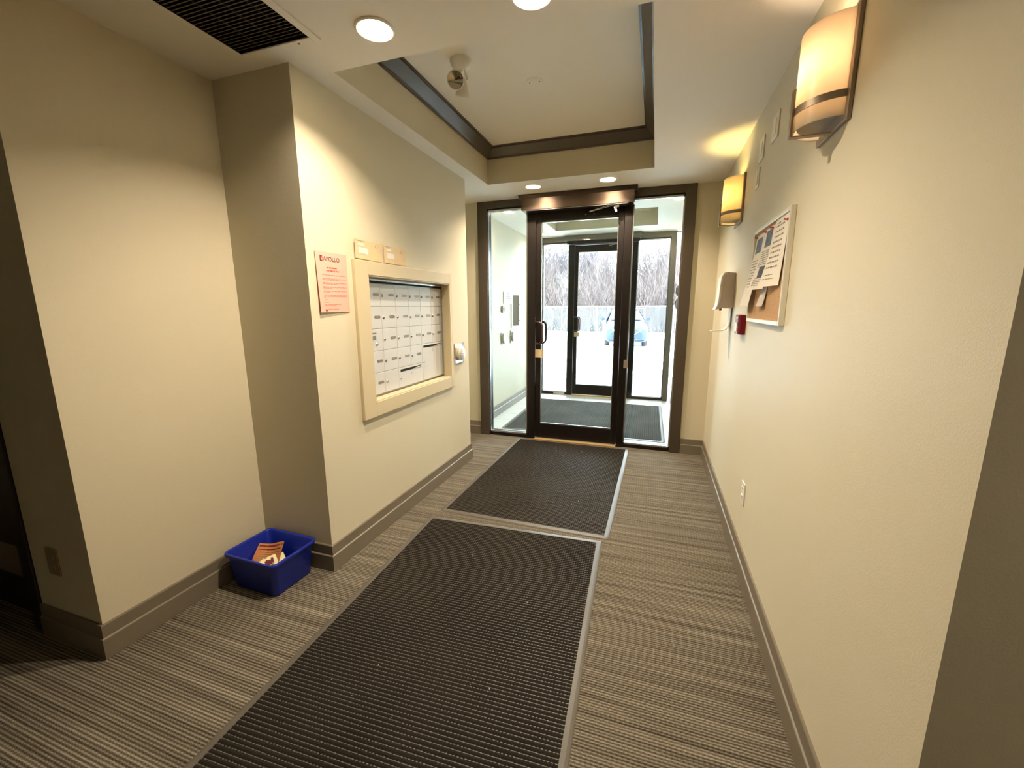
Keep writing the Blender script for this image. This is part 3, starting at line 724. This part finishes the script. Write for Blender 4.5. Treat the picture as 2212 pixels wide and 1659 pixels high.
# ------------------------------------------------------------------ accessible door buttons
def push_plate(x, y, z, sgn, label, group=None, sz=.165, r=.062):
    t = thing('door_button', label, 'door button', (x, y, z-sz/2), group)
    MB().box(x, x+.010*sgn, y-sz/2, y+sz/2, z-sz/2, z+sz/2).build('back_plate', 'chrome' if group is None else 'white_metal', t, .003)
    MB().lathe([(r*.96, .010), (r*.96, .022), (r, .024), (r, .030), (r*.94, .034), (0, .034)], (x, y, z), (sgn, 0, 0), n=32).build('button', 'silver_white', t)
    # wheelchair sign
    f2 = lambda a, b: (x+.0352*sgn, y+a*sgn, z+b)
    s = MB()
    def ln(p, wd=.0035):
        for i in range(len(p)-1):
            a = Vector(p[i]); b = Vector(p[i+1]); n_ = (b-a).normalized(); n_ = Vector((-n_.y, n_.x))*wd/2
            s.add([f2(*(a-n_)), f2(*(b-n_)), f2(*(b+n_)), f2(*(a+n_))], [(0, 1, 2, 3)])
    k = r/.062
    ln([(-.004*k, .020*k), (-.002*k, 0), (.016*k, -.002*k), (.024*k, -.022*k), (.030*k, -.020*k)], .005*k); ln([(-.002*k, .012*k), (.010*k, .010*k)])
    ln([(-.010*k+.019*k*math.cos(a), -.012*k+.019*k*math.sin(a)) for a in [R(110+q*20) for q in range(13)]])
    s.add([f2(-.005*k+.006*k*math.cos(2*PI*q/12), .030*k+.006*k*math.sin(2*PI*q/12)) for q in range(12)], [tuple(range(12))])
    s.build('wheelchair_symbol', 'ink', t)
push_plate(XM, 3.182, 1.005, 1, 'round chrome accessible door push button right of the mailboxes')
push_plate(XVL, 5.165, .985, 1, 'round white push button on the vestibule wall, left of the two', 'vestibule push buttons', .15, .07)
push_plate(XVL, 5.545, .985, 1, 'round white push button on the vestibule wall, right of the two below the intercom', 'vestibule push buttons', .17, .07)

# white cover on the end of the mailbox wall
wc = thing('wall_cover', 'thin white cover edge showing behind the corner of the mailbox wall', 'cover plate', (XM-.06, YM1, .9))
MB().box(XM-.09, XM-.018, YM1, YM1+.022, .905, 1.145).build('cover_plate', 'white_plastic', wc, .004)
MB().box(XM-.09, XM-.018, YM1+.022, YM1+.034, 1.125, 1.145).build('cover_lip', 'white_plastic', wc, .003)

# ------------------------------------------------------------------ sconces on the right wall
def sconce(yc, z0, label, watts, colr):
    t = thing('wall_sconce', label, 'wall lamp', (XR, yc, z0), 'wall sconces on the right wall')
    hw, hh, dp = .125, .300, .100
    MB().box(XR-.012, XR, yc-hw, yc+hw, z0, z0+hh).build('back_plate', 'sconce_metal', t, .003)
    n = 24; a, b = .104, dp
    def arc(s, z, da=0): ang = PI*s; return (XR-.012-(b+da)*math.sin(ang), yc-(a+da)*math.cos(ang), z)
    sh = MB(); zz0, zz1 = z0+.018, z0+.290
    sh.grid(lambda u, v: arc(u, zz0+(zz1-zz0)*v), n, 1)
    sh.grid(lambda u, v: arc(1-u, zz0+(zz1-zz0)*v, -.004), n, 1)
    sh.grid(lambda u, v: arc(u, zz1, -.004*v), n, 1); sh.grid(lambda u, v: arc(1-u, zz0, -.004*v), n, 1)
    sh.build('glass_shade', 'frosted_shade', t)
    bd = MB(); bd.grid(lambda u, v: arc(u, z0+.064+.020*v, .004), n, 1); bd.grid(lambda u, v: arc(1-u, z0+.064+.020*v, .001), n, 1)
    bd.grid(lambda u, v: arc(u, z0+.084, .001+.003*v), n, 1); bd.grid(lambda u, v: arc(1-u, z0+.064, .001+.003*v), n, 1)
    bd.build('curved_band', 'sconce_metal', t)
    xf = XR-.012-dp-.004
    MB().box(xf-.007, xf, yc-.012, yc+.012, z0+.004, z0+.140).build('front_strap', 'sconce_metal', t, .001)
    MB().box(xf-.007, XR-.010, yc-.012, yc+.012, z0+.001, z0+.005).build('bottom_strap', 'sconce_metal', t, .001)
    # bottom tray inside the shade
    bt = MB(); pts = [(arc(u/n, 0, -.012)[0], arc(u/n, 0, -.012)[1]) for u in range(n+1)]
    bt.prism(pts, 'z', z0+.030, z0+.033); bt.build('shade_floor', 'sconce_metal', t)
    MB().cyl((XR-.05, yc, z0+.033), (XR-.05, yc, z0+.085), .014, n=14).build('lamp_socket', 'white_plastic', t)
    MB().lathe([(0, 0), (.012, .004), (.024, .030), (.022, .048), (.010, .062), (0, .064)], (XR-.05, yc, z0+.085), n=18).build('bulb', 'bulb_glow', t)
    ld = bpy.data.lights.new('bulb_light', 'POINT'); ld.energy = watts; ld.color = colr; ld.shadow_soft_size = .022
    lo = bpy.data.objects.new('bulb_light', ld); COL.objects.link(lo); lo.parent = t; lo.location = (-.05, 0, .185)
    return t
emit('bulb_glow', (1.0, .72, .35), 6)
sconce(1.655, 1.905, 'near half-round frosted glass wall sconce with dark metal band, cut by the top edge', SCONCE_W, (1.0, .76, .52))
sconce(3.243, 1.912, 'far wall sconce of glowing yellow half-round glass, close to the door wall', SCONCE_W, (1.0, .78, .24))

# three plates high on the right wall
def wall_plate(name, x, sgn, y, z, wd, ht, label, kind, group=None, cat='wall plate', m='white_plastic'):
    t = thing(name, label, cat, (x, y, z-ht/2), group)
    MB().box(x, x+.006*sgn, y-wd/2, y+wd/2, z-ht/2, z+ht/2).build('plate', m, t, .002)
    if kind == 'rocker':
        MB().box(x, x+.009*sgn, y-wd*.22, y+wd*.22, z-ht*.3, z+ht*.3).build('rocker', m, t, .002)
        MB().box(x, x+.0095*sgn, y-wd*.12, y+wd*.12, z-ht*.02, z+ht*.12).build('indicator', 'label_white', t)
    if kind == 'outlet':
        for dz in (-.022, .022):
            o = MB().box(x, x+.0085*sgn, y-.016, y+.016, z+dz-.014, z+dz+.014).build('socket', m, t, .003)
            for dy in (-.006, .006): MB().box(x+.0085*sgn, x+.0088*sgn, y+dy-.001, y+dy+.001, z+dz-.002, z+dz+.006).build('slot', 'duct_black', o)
    return t
wall_plate('wall_plate', XR, -1, 2.442, 2.215, .115, .115, 'square beige plate high on the right wall, nearest the near sconce', 'rocker', 'beige plates high on the right wall')
wall_plate('wall_plate', XR, -1, 2.712, 2.206, .100, .115, 'square beige plate high on the right wall, middle one between the sconces', 'rocker', 'beige plates high on the right wall')
wall_plate('wall_plate', XR, -1, 2.752, 2.070, .072, .105, 'small beige plate just below the other two, high on the right wall', 'rocker', 'beige plates high on the right wall')
wall_plate('wall_outlet', XR, -1, 2.350, .410, .075, .117, 'white power outlet low on the right wall', 'outlet', None, 'outlet')
# outlet in shadow at far left (faces the viewer)
t = thing('wall_outlet', 'dim beige power outlet low on the shadowed end wall at far left', 'outlet', (-2.26, YA0, .315))
MB().box(-2.298, -2.224, YA0-.006, YA0, .315, .432).build('plate', 'wall_paint_dark', t, .002)
for z in (.352, .396): MB().box(-2.277, -2.245, YA0-.0085, YA0, z-.014, z+.014).build('socket', 'wall_paint_dark', t, .003)

# ------------------------------------------------------------------ bulletin board
bb = thing('bulletin_board', 'cork bulletin board in a white metal frame on the right wall', 'bulletin board', (XR, 2.275, 1.30))
by0, by1, bz0, bz1 = 1.955, 2.598, 1.302, 1.768
MB().box(XR-.012, XR, by0+.014, by1-.014, bz0+.014, bz1-.014).build('cork', 'cork', bb)
for nm, q in (('frame_side', (by0, by0+.016, bz0, bz1)), ('frame_side', (by1-.016, by1, bz0, bz1)), ('frame_rail', (by0+.016, by1-.016, bz0, bz0+.018)), ('frame_rail', (by0+.016, by1-.016, bz1-.018, bz1))):
    MB().box(XR-.022, XR, q[0], q[1], q[2], q[3]).build(nm, 'silver_white', bb, .003)
def sheet(label, ya, yb, zt, zb, lean, out, pics, lines, pins, name='notice', tilt=0, m='paper', rn=random.Random(8), bow=1.6):
    """ya<yb are the near/far edges; page hangs from the top and curls out towards its bottom"""
    t = thing(name, label, 'notice', (XR-.012, (ya+yb)/2, zb))
    wd, ht = yb-ya, zt-zb
    def fn(u, v, off=0):   # u 0 = far (left in photo) .. 1 = near; v 0 = top .. 1 bottom
        x = XR-.0145-out[0]*v**bow-(out[1]*v**bow)*(1-u)-off
        return (x, yb-wd*u+lean*v, zt-ht*v+tilt*(u-.5))
    MB().grid(lambda u, v: fn(u, v), 8, 12).grid(lambda u, v: fn(1-u, v, -.0006), 8, 12).build('page', m, t)
    for (u0, u1, v0, v1, mt) in pics:
        MB().grid(lambda u, v: fn(u0+(u1-u0)*u, v0+(v1-v0)*v, .0006), 3, 4).build('photo_print', mt, t)
    q = MB()
    for (u0, u1, v0, hgt_) in lines:
        u = u0
        while u < u1-.02:
            w_ = min(rn.uniform(.05, .16), u1-u); q.add([fn(u, v0+hgt_, .0006), fn(u+w_, v0+hgt_, .0006), fn(u+w_, v0, .0006), fn(u, v0, .0006)], [(0, 1, 2, 3)]); u += w_+.03
    if lines: q.build('text_lines', 'text_grey', t)['kind'] = 'stuff'
    for (u, v) in pins:
        p = Vector(fn(u, v)); MB().lathe([(0, .016), (.004, .0155), (.003, .006), (.005, .003), (.005, 0), (0, -.001)], p, (-1, 0, .1), n=10).build('push_pin', 'pin_red', t)
    return t
mat('text_grey', (140, 130, 122), .8); mat('pin_red', (190, 50, 40), .4); mat('photo_blue', (92, 100, 112), .5, vary=(60, .5)); mat('photo_dark', (60, 58, 66), .5, vary=(70, .6))
mat('paper_grey', (200, 190, 178), .8)  # grey paper of the small folded slip
L1 = [(.12, .75, .10+.075*k, .022) for k in range(9)]+[(.1, .6, .82, .012), (.1, .7, .88, .012)]
sheet('white text notice with a red pin, nearest the viewer on the cork board', 1.985, 2.185, 1.750, 1.468, .04, (.006, .035), [], [(.15, .45, .06, .02)]+L1, [(.93, .10)])
L2 = [(.15, .85, .36+.035*k, .014) for k in range(8)]+[(.15, .8, .80+.03*k, .012) for k in range(5)]
sheet('notice with two small photos in the middle of the cork board', 2.195, 2.375, 1.738, 1.462, .05, (.015, .030), [(.25, .85, .04, .30, 'photo_blue'), (.35, .80, .62, .80, 'photo_dark')], L2, [(.85, .04), (.1, .03)])
L3 = [(.1, .8, .35+.04*k, .012) for k in range(10)]
sheet('long curling notice with a grey picture, far left on the cork board', 2.385, 2.545, 1.735, 1.385, .09, (.028, .012), [(.15, .9, .05, .25, 'photo_blue')], L3, [(.1, .02)])
sheet('small folded grey slip hanging below the middle notices on the cork board', 2.235, 2.345, 1.470, 1.382, .0, (.014, .004), [], [], [], m='paper_grey')
t_ = thing('notice', 'small white slip stuck at the lower left corner of the cork board', 'notice', (XR, 2.65, 1.357))
MB().box(XR-.004, XR-.001, 2.604, 2.675, 1.357, 1.424).build('page', 'paper', t_)
MB().box(XR-.0045, XR-.004, 2.615, 2.64, 1.375, 1.378).build('text_lines', 'text_grey', t_)['kind'] = 'stuff'

# ------------------------------------------------------------------ fire alarm pull, sanitiser dispenser
fa = thing('fire_alarm', 'small dark red fire alarm pull station below the cork board corner', 'fire alarm', (XR, 2.78, 1.222))
MB().prism([(XR, 2.705), (XR-.028, 2.715), (XR-.036, 2.735), (XR-.036, 2.828), (XR-.028, 2.852), (XR, 2.862)], 'z', 1.222, 1.335).build('body', 'red_plastic', fa, .003)
MB().box(XR-.040, XR-.036, 2.752, 2.812, 1.238, 1.290).build('pull_bar', 'white_plastic', fa, .001)
MB().prism([(2.752, 1.322), (2.812, 1.322), (2.782, 1.305)], 'x', XR-.0365, XR-.0362).build('arrow', 'label_white', fa)
sd = thing('soap_dispenser', 'white wall-mounted hand sanitiser dispenser with curved drip tray', 'dispenser', (XR, 3.24, 1.21))
bd = MB(); prof = [(XR, 1.604), (XR-.050, 1.610), (XR-.072, 1.602), (XR-.086, 1.575), (XR-.090, 1.50), (XR-.092, 1.43), (XR-.098, 1.395), (XR-.108, 1.366), (XR-.100, 1.364), (XR-.070, 1.370), (XR, 1.370)]
bd.prism(prof, 'y', 3.172, 3.300); bd.build('housing', 'grey_plastic_light', sd, .004)
fc = MB(); fpf = [(XR-.050, 1.612), (XR-.073, 1.604), (XR-.088, 1.577), (XR-.092, 1.50), (XR-.094, 1.43), (XR-.100, 1.395), (XR-.112, 1.362), (XR-.104, 1.362), (XR-.092, 1.395), (XR-.083, 1.43), (XR-.080, 1.50), (XR-.077, 1.570), (XR-.066, 1.592), (XR-.050, 1.600)]
fc.prism(fpf, 'y', 3.168, 3.304); fc.build('front_cover', 'white_plastic', sd, .002)
tr = MB(); c_ = [(XR-.006, 1.37), (XR-.006, 1.28), (XR-.012, 1.25), (XR-.028, 1.226), (XR-.050, 1.216), (XR-.120, 1.213)]
tp = c_+[(x-.0045 if i < 4 else x, z+(.0045 if i > 2 else 0)) for i, (x, z) in reversed(list(enumerate(c_)))]
tr.prism(tp, 'y', 3.195, 3.285); tr.build('drip_tray', 'white_plastic', sd)
MB().cyl((XR-.07, 3.235, 1.37), (XR-.07, 3.235, 1.355), .008, n=12).build('nozzle', 'grey_plastic', sd)

# ------------------------------------------------------------------ vestibule wall fittings
t = thing('notice', 'white printed notice on the vestibule wall, left of the steel intercom', 'notice', (XVL, 5.36, 1.43))
MB().box(XVL, XVL+.012, 5.20, 5.53, 1.434, 1.586).build('panel', 'white_plastic', t)
q = MB()
for k, (a, b) in enumerate(((.30, .60), (.30, .55), (.2, .8), (.15, .85), (.15, .8), (.4, .6))):
    q.add([(XVL+.0125, 5.20+.33*a, 1.560-.022*k), (XVL+.0125, 5.20+.33*b, 1.560-.022*k), (XVL+.0125, 5.20+.33*b, 1.567-.022*k), (XVL+.0125, 5.20+.33*a, 1.567-.022*k)], [(0, 1, 2, 3)])
q.build('text_lines', 'text_grey', t)['kind'] = 'stuff'
t = thing('intercom', 'tall stainless steel intercom panel leaning out of the vestibule wall', 'intercom', (XVL, 5.63, 1.11))
MB().box(XVL, XVL+.008, 5.50, 5.80, 1.108, 1.580).build('back_plate', 'brushed', t, .002)
MB().prism([(XVL+.008, 5.56), (XVL+.06, 5.66), (XVL+.06, 5.76), (XVL+.008, 5.80)], 'z', 1.13, 1.55).build('housing', 'brushed', t, .003)
MB().prism([(5.66, 1.54), (5.69, 1.54), (5.76, 1.14), (5.66, 1.14)], 'x', XVL+.060, XVL+.063).build('face_plate', 'white_metal', t)
for z in (1.20, 1.42): MB().cyl((XVL+.063, 5.69, z), (XVL+.067, 5.69, z), .008, n=12).build('button', 'duct_black', t)
t = thing('card_reader', 'small dark key reader on the vestibule wall below the white notice', 'card reader', (XVL, 5.15, 1.315))
MB().box(XVL, XVL+.022, 5.115, 5.185, 1.315, 1.400).build('reader_body', 'plate_bronze', t, .003)
MB().box(XVL+.022, XVL+.024, 5.135, 5.165, 1.34, 1.375).build('reader_window', 'duct_black', t)
for z, l in ((1.60, 'upper'), (1.42, 'lower')):
    t = thing('handset', f'small dark wall device on the right vestibule wall, {l} of the two', 'wall device', (XVR, 6.28, z-.07), 'dark devices on the right vestibule wall')
    MB().box(XVR-.03, XVR, 6.22, 6.34, z-.07, z+.07).build('body', 'plate_bronze', t, .012)
    MB().box(XVR-.04, XVR-.03, 6.25, 6.31, z-.045, z+.045).build('face', 'dark_door', t, .006)

# ------------------------------------------------------------------ outdoors
def gz(y):
    pts = [(6.6, -.03), (10, -.10), (20, -.37), (32, -.45), (37, -1.7), (70, -3.5)]
    for (a, b), (c, d) in zip(pts, pts[1:]):
        if y <= c: return b+(d-b)*max(0, (y-a))/(c-a)
    return pts[-1][1]
g = MB()
def gfn(u, v):
    x = -40+70*u; y = 6.70+60*v*v+ .0; z = gz(y)
    if not (-2.6 < x < 1.6 and y < 10.2): z += .03+.06*mnoise.noise((x*.35, y*.35, 0))+.02*mnoise.noise((x*1.7, y*1.7, 3))
    else: z -= .03
    return (x, y, z)
g.grid(gfn, 140, 90); tag(g.build('snow_field', 'snow'), 'bright snow covering the parking area outside the doors', 'snow', kind='stuff')
pv = MB()
px = [-2.55+.17*i for i in range(25)]
pv.grid(lambda u, v: (-2.6+4.2*u, 6.62+3.1*v+.12*math.sin(u*9)*v, gz(6.62+3.1*v)+.012), 20, 12)
struct(pv.build('pavement', 'pavement'))

# fence
fx0, fx1, fy = -17, 9, 31.0; fzb = gz(fy); fzt = 1.44
fe_ = thing('fence', 'chain link fence with a pale top rail across the far side of the snow', 'fence', ((fx0+fx1)/2, fy, fzb))
MB().cyl((fx0, fy, fzt), (fx1, fy, fzt), .045, n=10).build('top_rail', 'galv', fe_)
k = 0; p0 = None
x = fx0
while x <= fx1+.1:
    if p0 is None: p0 = MB().cyl((x, fy, fzb-.1), (x, fy, fzt+.06), .035, n=8).build('post', 'galv', fe_, origin=(x, fy, 0)); o = p0
    else: o = p0.copy(); COL.objects.link(o); o.parent = fe_; o.location = Vector((x, fy, 0))-PLOC[fe_.name]
    x += 2.6
wm = MB(); hgt_ = fzt-fzb
xx = fx0
while xx < fx1-hgt_:
    for s in (0, 1):
        a = Vector((xx+(hgt_ if s else 0), fy, fzb)); b = Vector((xx+(0 if s else hgt_), fy, fzt))
        e = Vector((0.0025, 0, 0)); wm.add([a-e, a+e, b+e, b-e], [(0, 1, 2, 3)])
    xx += .12
wm_ = wm.build('wire_mesh', 'galv', fe_); wm_['kind'] = 'stuff'

# bare trees and bushes
def shrub_mesh(seed, mt, height, nstem, spread, name='branches', thin=.022):
    rnd = random.Random(seed); mb = MB(); cnt = [0]
    def grow(p, d, ln, r, lvl):
        if cnt[0] > 1700: return
        pts = [p]; rs = [r]; q = Vector(p); dd = Vector(d)
        n = 4 if lvl < 2 else 3
        for i in range(n):
            dd = (dd+Vector((rnd.uniform(-.22, .22), rnd.uniform(-.2, .2), rnd.uniform(-.05, .16)))).normalized()
            q = q+dd*ln/n; pts.append(q.copy()); rs.append(r*(1-.75*(i+1)/n)+.002)
        mb.tube(pts, rs, 4 if lvl else 5, caps=False); cnt[0] += 1
        if lvl >= 3: return
        for _ in range(rnd.randint(4, 6) if lvl < 2 else rnd.randint(3, 5)):
            k = rnd.randint(1, n); side = Vector((rnd.uniform(-1, 1), rnd.uniform(-.8, .8), rnd.uniform(.1, 1.0))).normalized()
            grow(pts[k], (dd*.5+side*.8).normalized(), ln*rnd.uniform(.42, .68), rs[k]*.75+.001, lvl+1)
    for _ in range(nstem):
        a = rnd.uniform(0, 2*PI); l = rnd.uniform(.1, 1)*spread
        grow(Vector((math.cos(a)*l*.4, math.sin(a)*l*.3, -.1)), Vector((math.cos(a)*l*.5, math.sin(a)*l*.4, 1)).normalized(), height*rnd.uniform(.55, .8), thin*rnd.uniform(.8, 1.6), 0)
    o = mb.build(name, mt); me = o.data; bpy.data.objects.remove(o); return me
variants = [(shrub_mesh(11, 'bark_grey', 6.0, 9, 1.1), 'tree'), (shrub_mesh(12, 'bark_brown', 5.0, 11, 1.4), 'bush'), (shrub_mesh(13, 'bark_grey', 5.5, 8, .9), 'tree'),
            (shrub_mesh(14, 'bark_brown', 4.2, 12, 1.7), 'bush'), (shrub_mesh(15, 'bark_pale', 4.6, 5, 1.6, thin=.04), 'bush'),
            (shrub_mesh(16, 'bark_brown', 2.3, 34, 2.6, thin=.016), 'bush')]
rt = random.Random(21)
k = 0
for row, (yy, step) in enumerate(((32.6, 1.35), (34.2, 1.2), (36.0, 1.05), (38.5, 1.1), (41.5, 1.3))):
    x = -17+rt.uniform(0, 1)
    while x < 8:
        vi = rt.choice([1, 3, 1, 3, 4]) if row < 2 else rt.choice([0, 1, 2])
        me, kind = variants[vi]
        o = bpy.data.objects.new('bare_tree' if kind == 'tree' else 'bare_bush', me); COL.objects.link(o)
        y = yy+rt.uniform(-.5, .5); o.location = (x, y, gz(y)); s = rt.uniform(.8, 1.15)*(1.0, 1.08, 1.3, 1.4, 1.45)[row]
        o.rotation_euler = (0, 0, rt.uniform(0, 6.28)); o.scale = (s, s, s*rt.uniform(.9, 1.1))
        tag(o, {0: 'tall leafless grey tree in the thicket behind the fence', 1: 'leafless brown bush in the thicket behind the fence', 2: 'slender leafless grey tree in the thicket behind the fence',
                3: 'low spreading leafless brown bush behind the fence', 4: 'pale leafless bush just behind the fence'}[vi], kind, ['tall leafless trees behind the fence', 'brown bushes behind the fence', 'slender leafless trees behind the fence', 'low spreading bushes behind the fence', 'pale bushes behind the fence'][vi])
        x += step*rt.uniform(.8, 1.25); k += 1

for k2 in range(36):   # low brush along the fence
    x = -15+k2*.68+rt.uniform(-.2, .2); y = 31.75+rt.uniform(0, .5)
    o = bpy.data.objects.new('bare_bush', variants[5][0]); COL.objects.link(o)
    o.location = (x, y+.35, gz(y)-.15); s_ = rt.uniform(.85, 1.15); o.scale = (s_*.8, s_*.35, s_); o.rotation_euler = (0, 0, rt.uniform(0, 6))
    tag(o, 'knee-high tangle of bare brush right along the back of the chain link fence', 'bush', 'low bare brush along the fence')

# bollard
bz = gz(28)
MBb = MB().lathe([(.09, -.1), (.09, 1.02), (.07, 1.08), (0, 1.10)], (-3.12, 28, bz), n=16)
tag(MBb.build('bollard', 'white_plastic'), 'short white post in the snow beside the parked car', 'post')

# ------------------------------------------------------------------ parked car (SUV, facing the doors)
CX, CY, CZ = -1.13, 18.75, gz(19)-.0
car = thing('car', 'dark blue-grey SUV parked in the snow facing the building', 'car', (0, 0, 0)); PLOC[car.name] = Vector((0, 0, 0))
car.location = (CX, CY, CZ-.02); car.rotation_euler = (0, 0, R(6))
# stations along length (front y=0 .. rear y=4.5): y, zsill, zwaist, ztop(centre), half width low, waist, top
st = [(0.00, .32, .62, .70, .62, .66, .58), (.06, .26, .72, .84, .80, .82, .70), (.30, .24, .86, .98, .90, .90, .74), (.75, .24, .97, 1.05, .92, .92, .74),
      (1.30, .24, 1.02, 1.10, .92, .92, .74), (1.42, .24, 1.03, 1.15, .92, .92, .72), (2.05, .24, 1.05, 1.58, .92, .91, .60), (2.5, .24, 1.06, 1.66, .92, .91, .60), (3.4, .24, 1.08, 1.64, .92, .91, .60), (4.1, .26, 1.10, 1.50, .90, .90, .58), (4.45, .32, 1.0, 1.12, .86, .86, .62), (4.55, .40, .9, .98, .78, .78, .60)]
mb = MB(); rings = []
for (y, zs, zw, zt, a, b, c) in st:
    half = [(0, zs), (a*.85, zs), (a, zs+.10), (b+.015, (zs+zw)/2+.05), (b, zw-.06), (b-.03, zw), (c+.03, zt-.05), (c-.06, zt-.01), (0, zt)]
    ring = [(x, y, z) for x, z in half]+[(-x, y, z) for x, z in half[-2:0:-1]]
    rings.append(ring)
n = len(rings[0]); vs = [p for r_ in rings for p in r_]
mb.add(vs, [(k*n+i, (k+1)*n+i, (k+1)*n+(i+1) % n, k*n+(i+1) % n) for k in range(len(rings)-1) for i in range(n)], True)
mb.add(rings[0], [tuple(range(n))], True); mb.add(rings[-1], [tuple(range(n-1, -1, -1))], True)
bo = mb.build('body', 'car_paint', car)
mb = MB()  # windshield
def ws(u, v):
    y = 1.46+.60*v; z = 1.16+.40*v; hw = .73-.12*v; x = (u-.5)*2*hw
    return (x, y-.02-.05*(1-(2*u-1)**2), z+.015)
mb.grid(lambda u, v: ws(u, v), 10, 4); mb.build('windshield', 'car_glass', car)
for s in (-1, 1):
    MB().add([(s*.915, 1.75, 1.08), (s*.915, 3.9, 1.12), (s*.66, 3.6, 1.56), (s*.655, 2.25, 1.56)], [(0, 1, 2, 3)]).build('side_window', 'car_glass', car)
    MB().prism([(s*.93, 1.14), (s*1.10, 1.13), (s*1.13, 1.22), (s*1.08, 1.29), (s*.98, 1.28), (s*.93, 1.2)], 'y', 1.55, 1.68).build('mirror', 'car_paint', car, .02)
    MB().add([(s*.50, .02, .72), (s*.86, .14, .80), (s*.88, .22, .90), (s*.54, .035, .80)], [(0, 1, 2, 3)]).add([(s*.50, .0, .72), (s*.86, .12, .80), (s*.88, .20, .90), (s*.54, .015, .80)], [(0, 1, 2, 3)]).build('headlight', 'lamp_lens', car)
    MB().lathe([(0, -.02), (.05, -.02), (.06, 0)], (s*.62, .05, .42), (0, 1, 0), n=16).build('fog_lamp', 'lamp_lens', car)
    for yy in (.85, 3.65):
        wl = MB().lathe([(0, -.11), (.22, -.11), (.30, -.11), (.345, -.09), (.355, 0), (.345, .09), (.30, .11), (0, .11)], (s*.82, yy, .345), (1, 0, 0), n=28).build('wheel', 'tyre', car)
        MB().lathe([(0, .118), (.06, .125), (.20, .112), (.235, .114)], (s*.82, yy, .345), (s, 0, 0), n=20).build('rim', 'silver', wl)
MB().add([(-.46, -.015, .78), (.46, -.015, .78), (.40, -.03, .60), (.22, -.035, .52), (-.22, -.035, .52), (-.40, -.03, .60)], [tuple(range(6))]).build('grille', 'car_black', car)
MB().tube([(-.60, 0, .76), (-.44, -.035, .66), (-.24, -.045, .52), (.24, -.045, .52), (.44, -.035, .66), (.60, 0, .76)], .018, 8).build('grille_trim', 'car_chrome', car)
MB().box(-.55, .55, -.03, .05, .33, .41).build('lower_intake', 'car_black', car, .01)
MB().tube([(-.74, .05, .30), (-.4, -.03, .28), (.4, -.03, .28), (.74, .05, .30)], .02, 8).build('bumper_lip', 'car_black', car)
MB().box(-.17, .17, -.055, -.04, .42, .52).build('number_plate', 'label_white', car)
for s in (-.35, .25): MB().tube([(s, 1.40, 1.17), (s+.28, 1.36, 1.20), (s+.48, 1.42, 1.24)], .009, 6).build('wiper', 'car_black', car)
tag(MB().grid(lambda u, v: (CX-.65+1.3*u, CY+2.2+1.5*v, CZ+1.655+.03*math.sin(PI*u)*math.sin(PI*v)), 8, 6).build('roof_snow', 'snow'), 'thin layer of snow on the roof of the parked car', 'snow', kind='stuff')
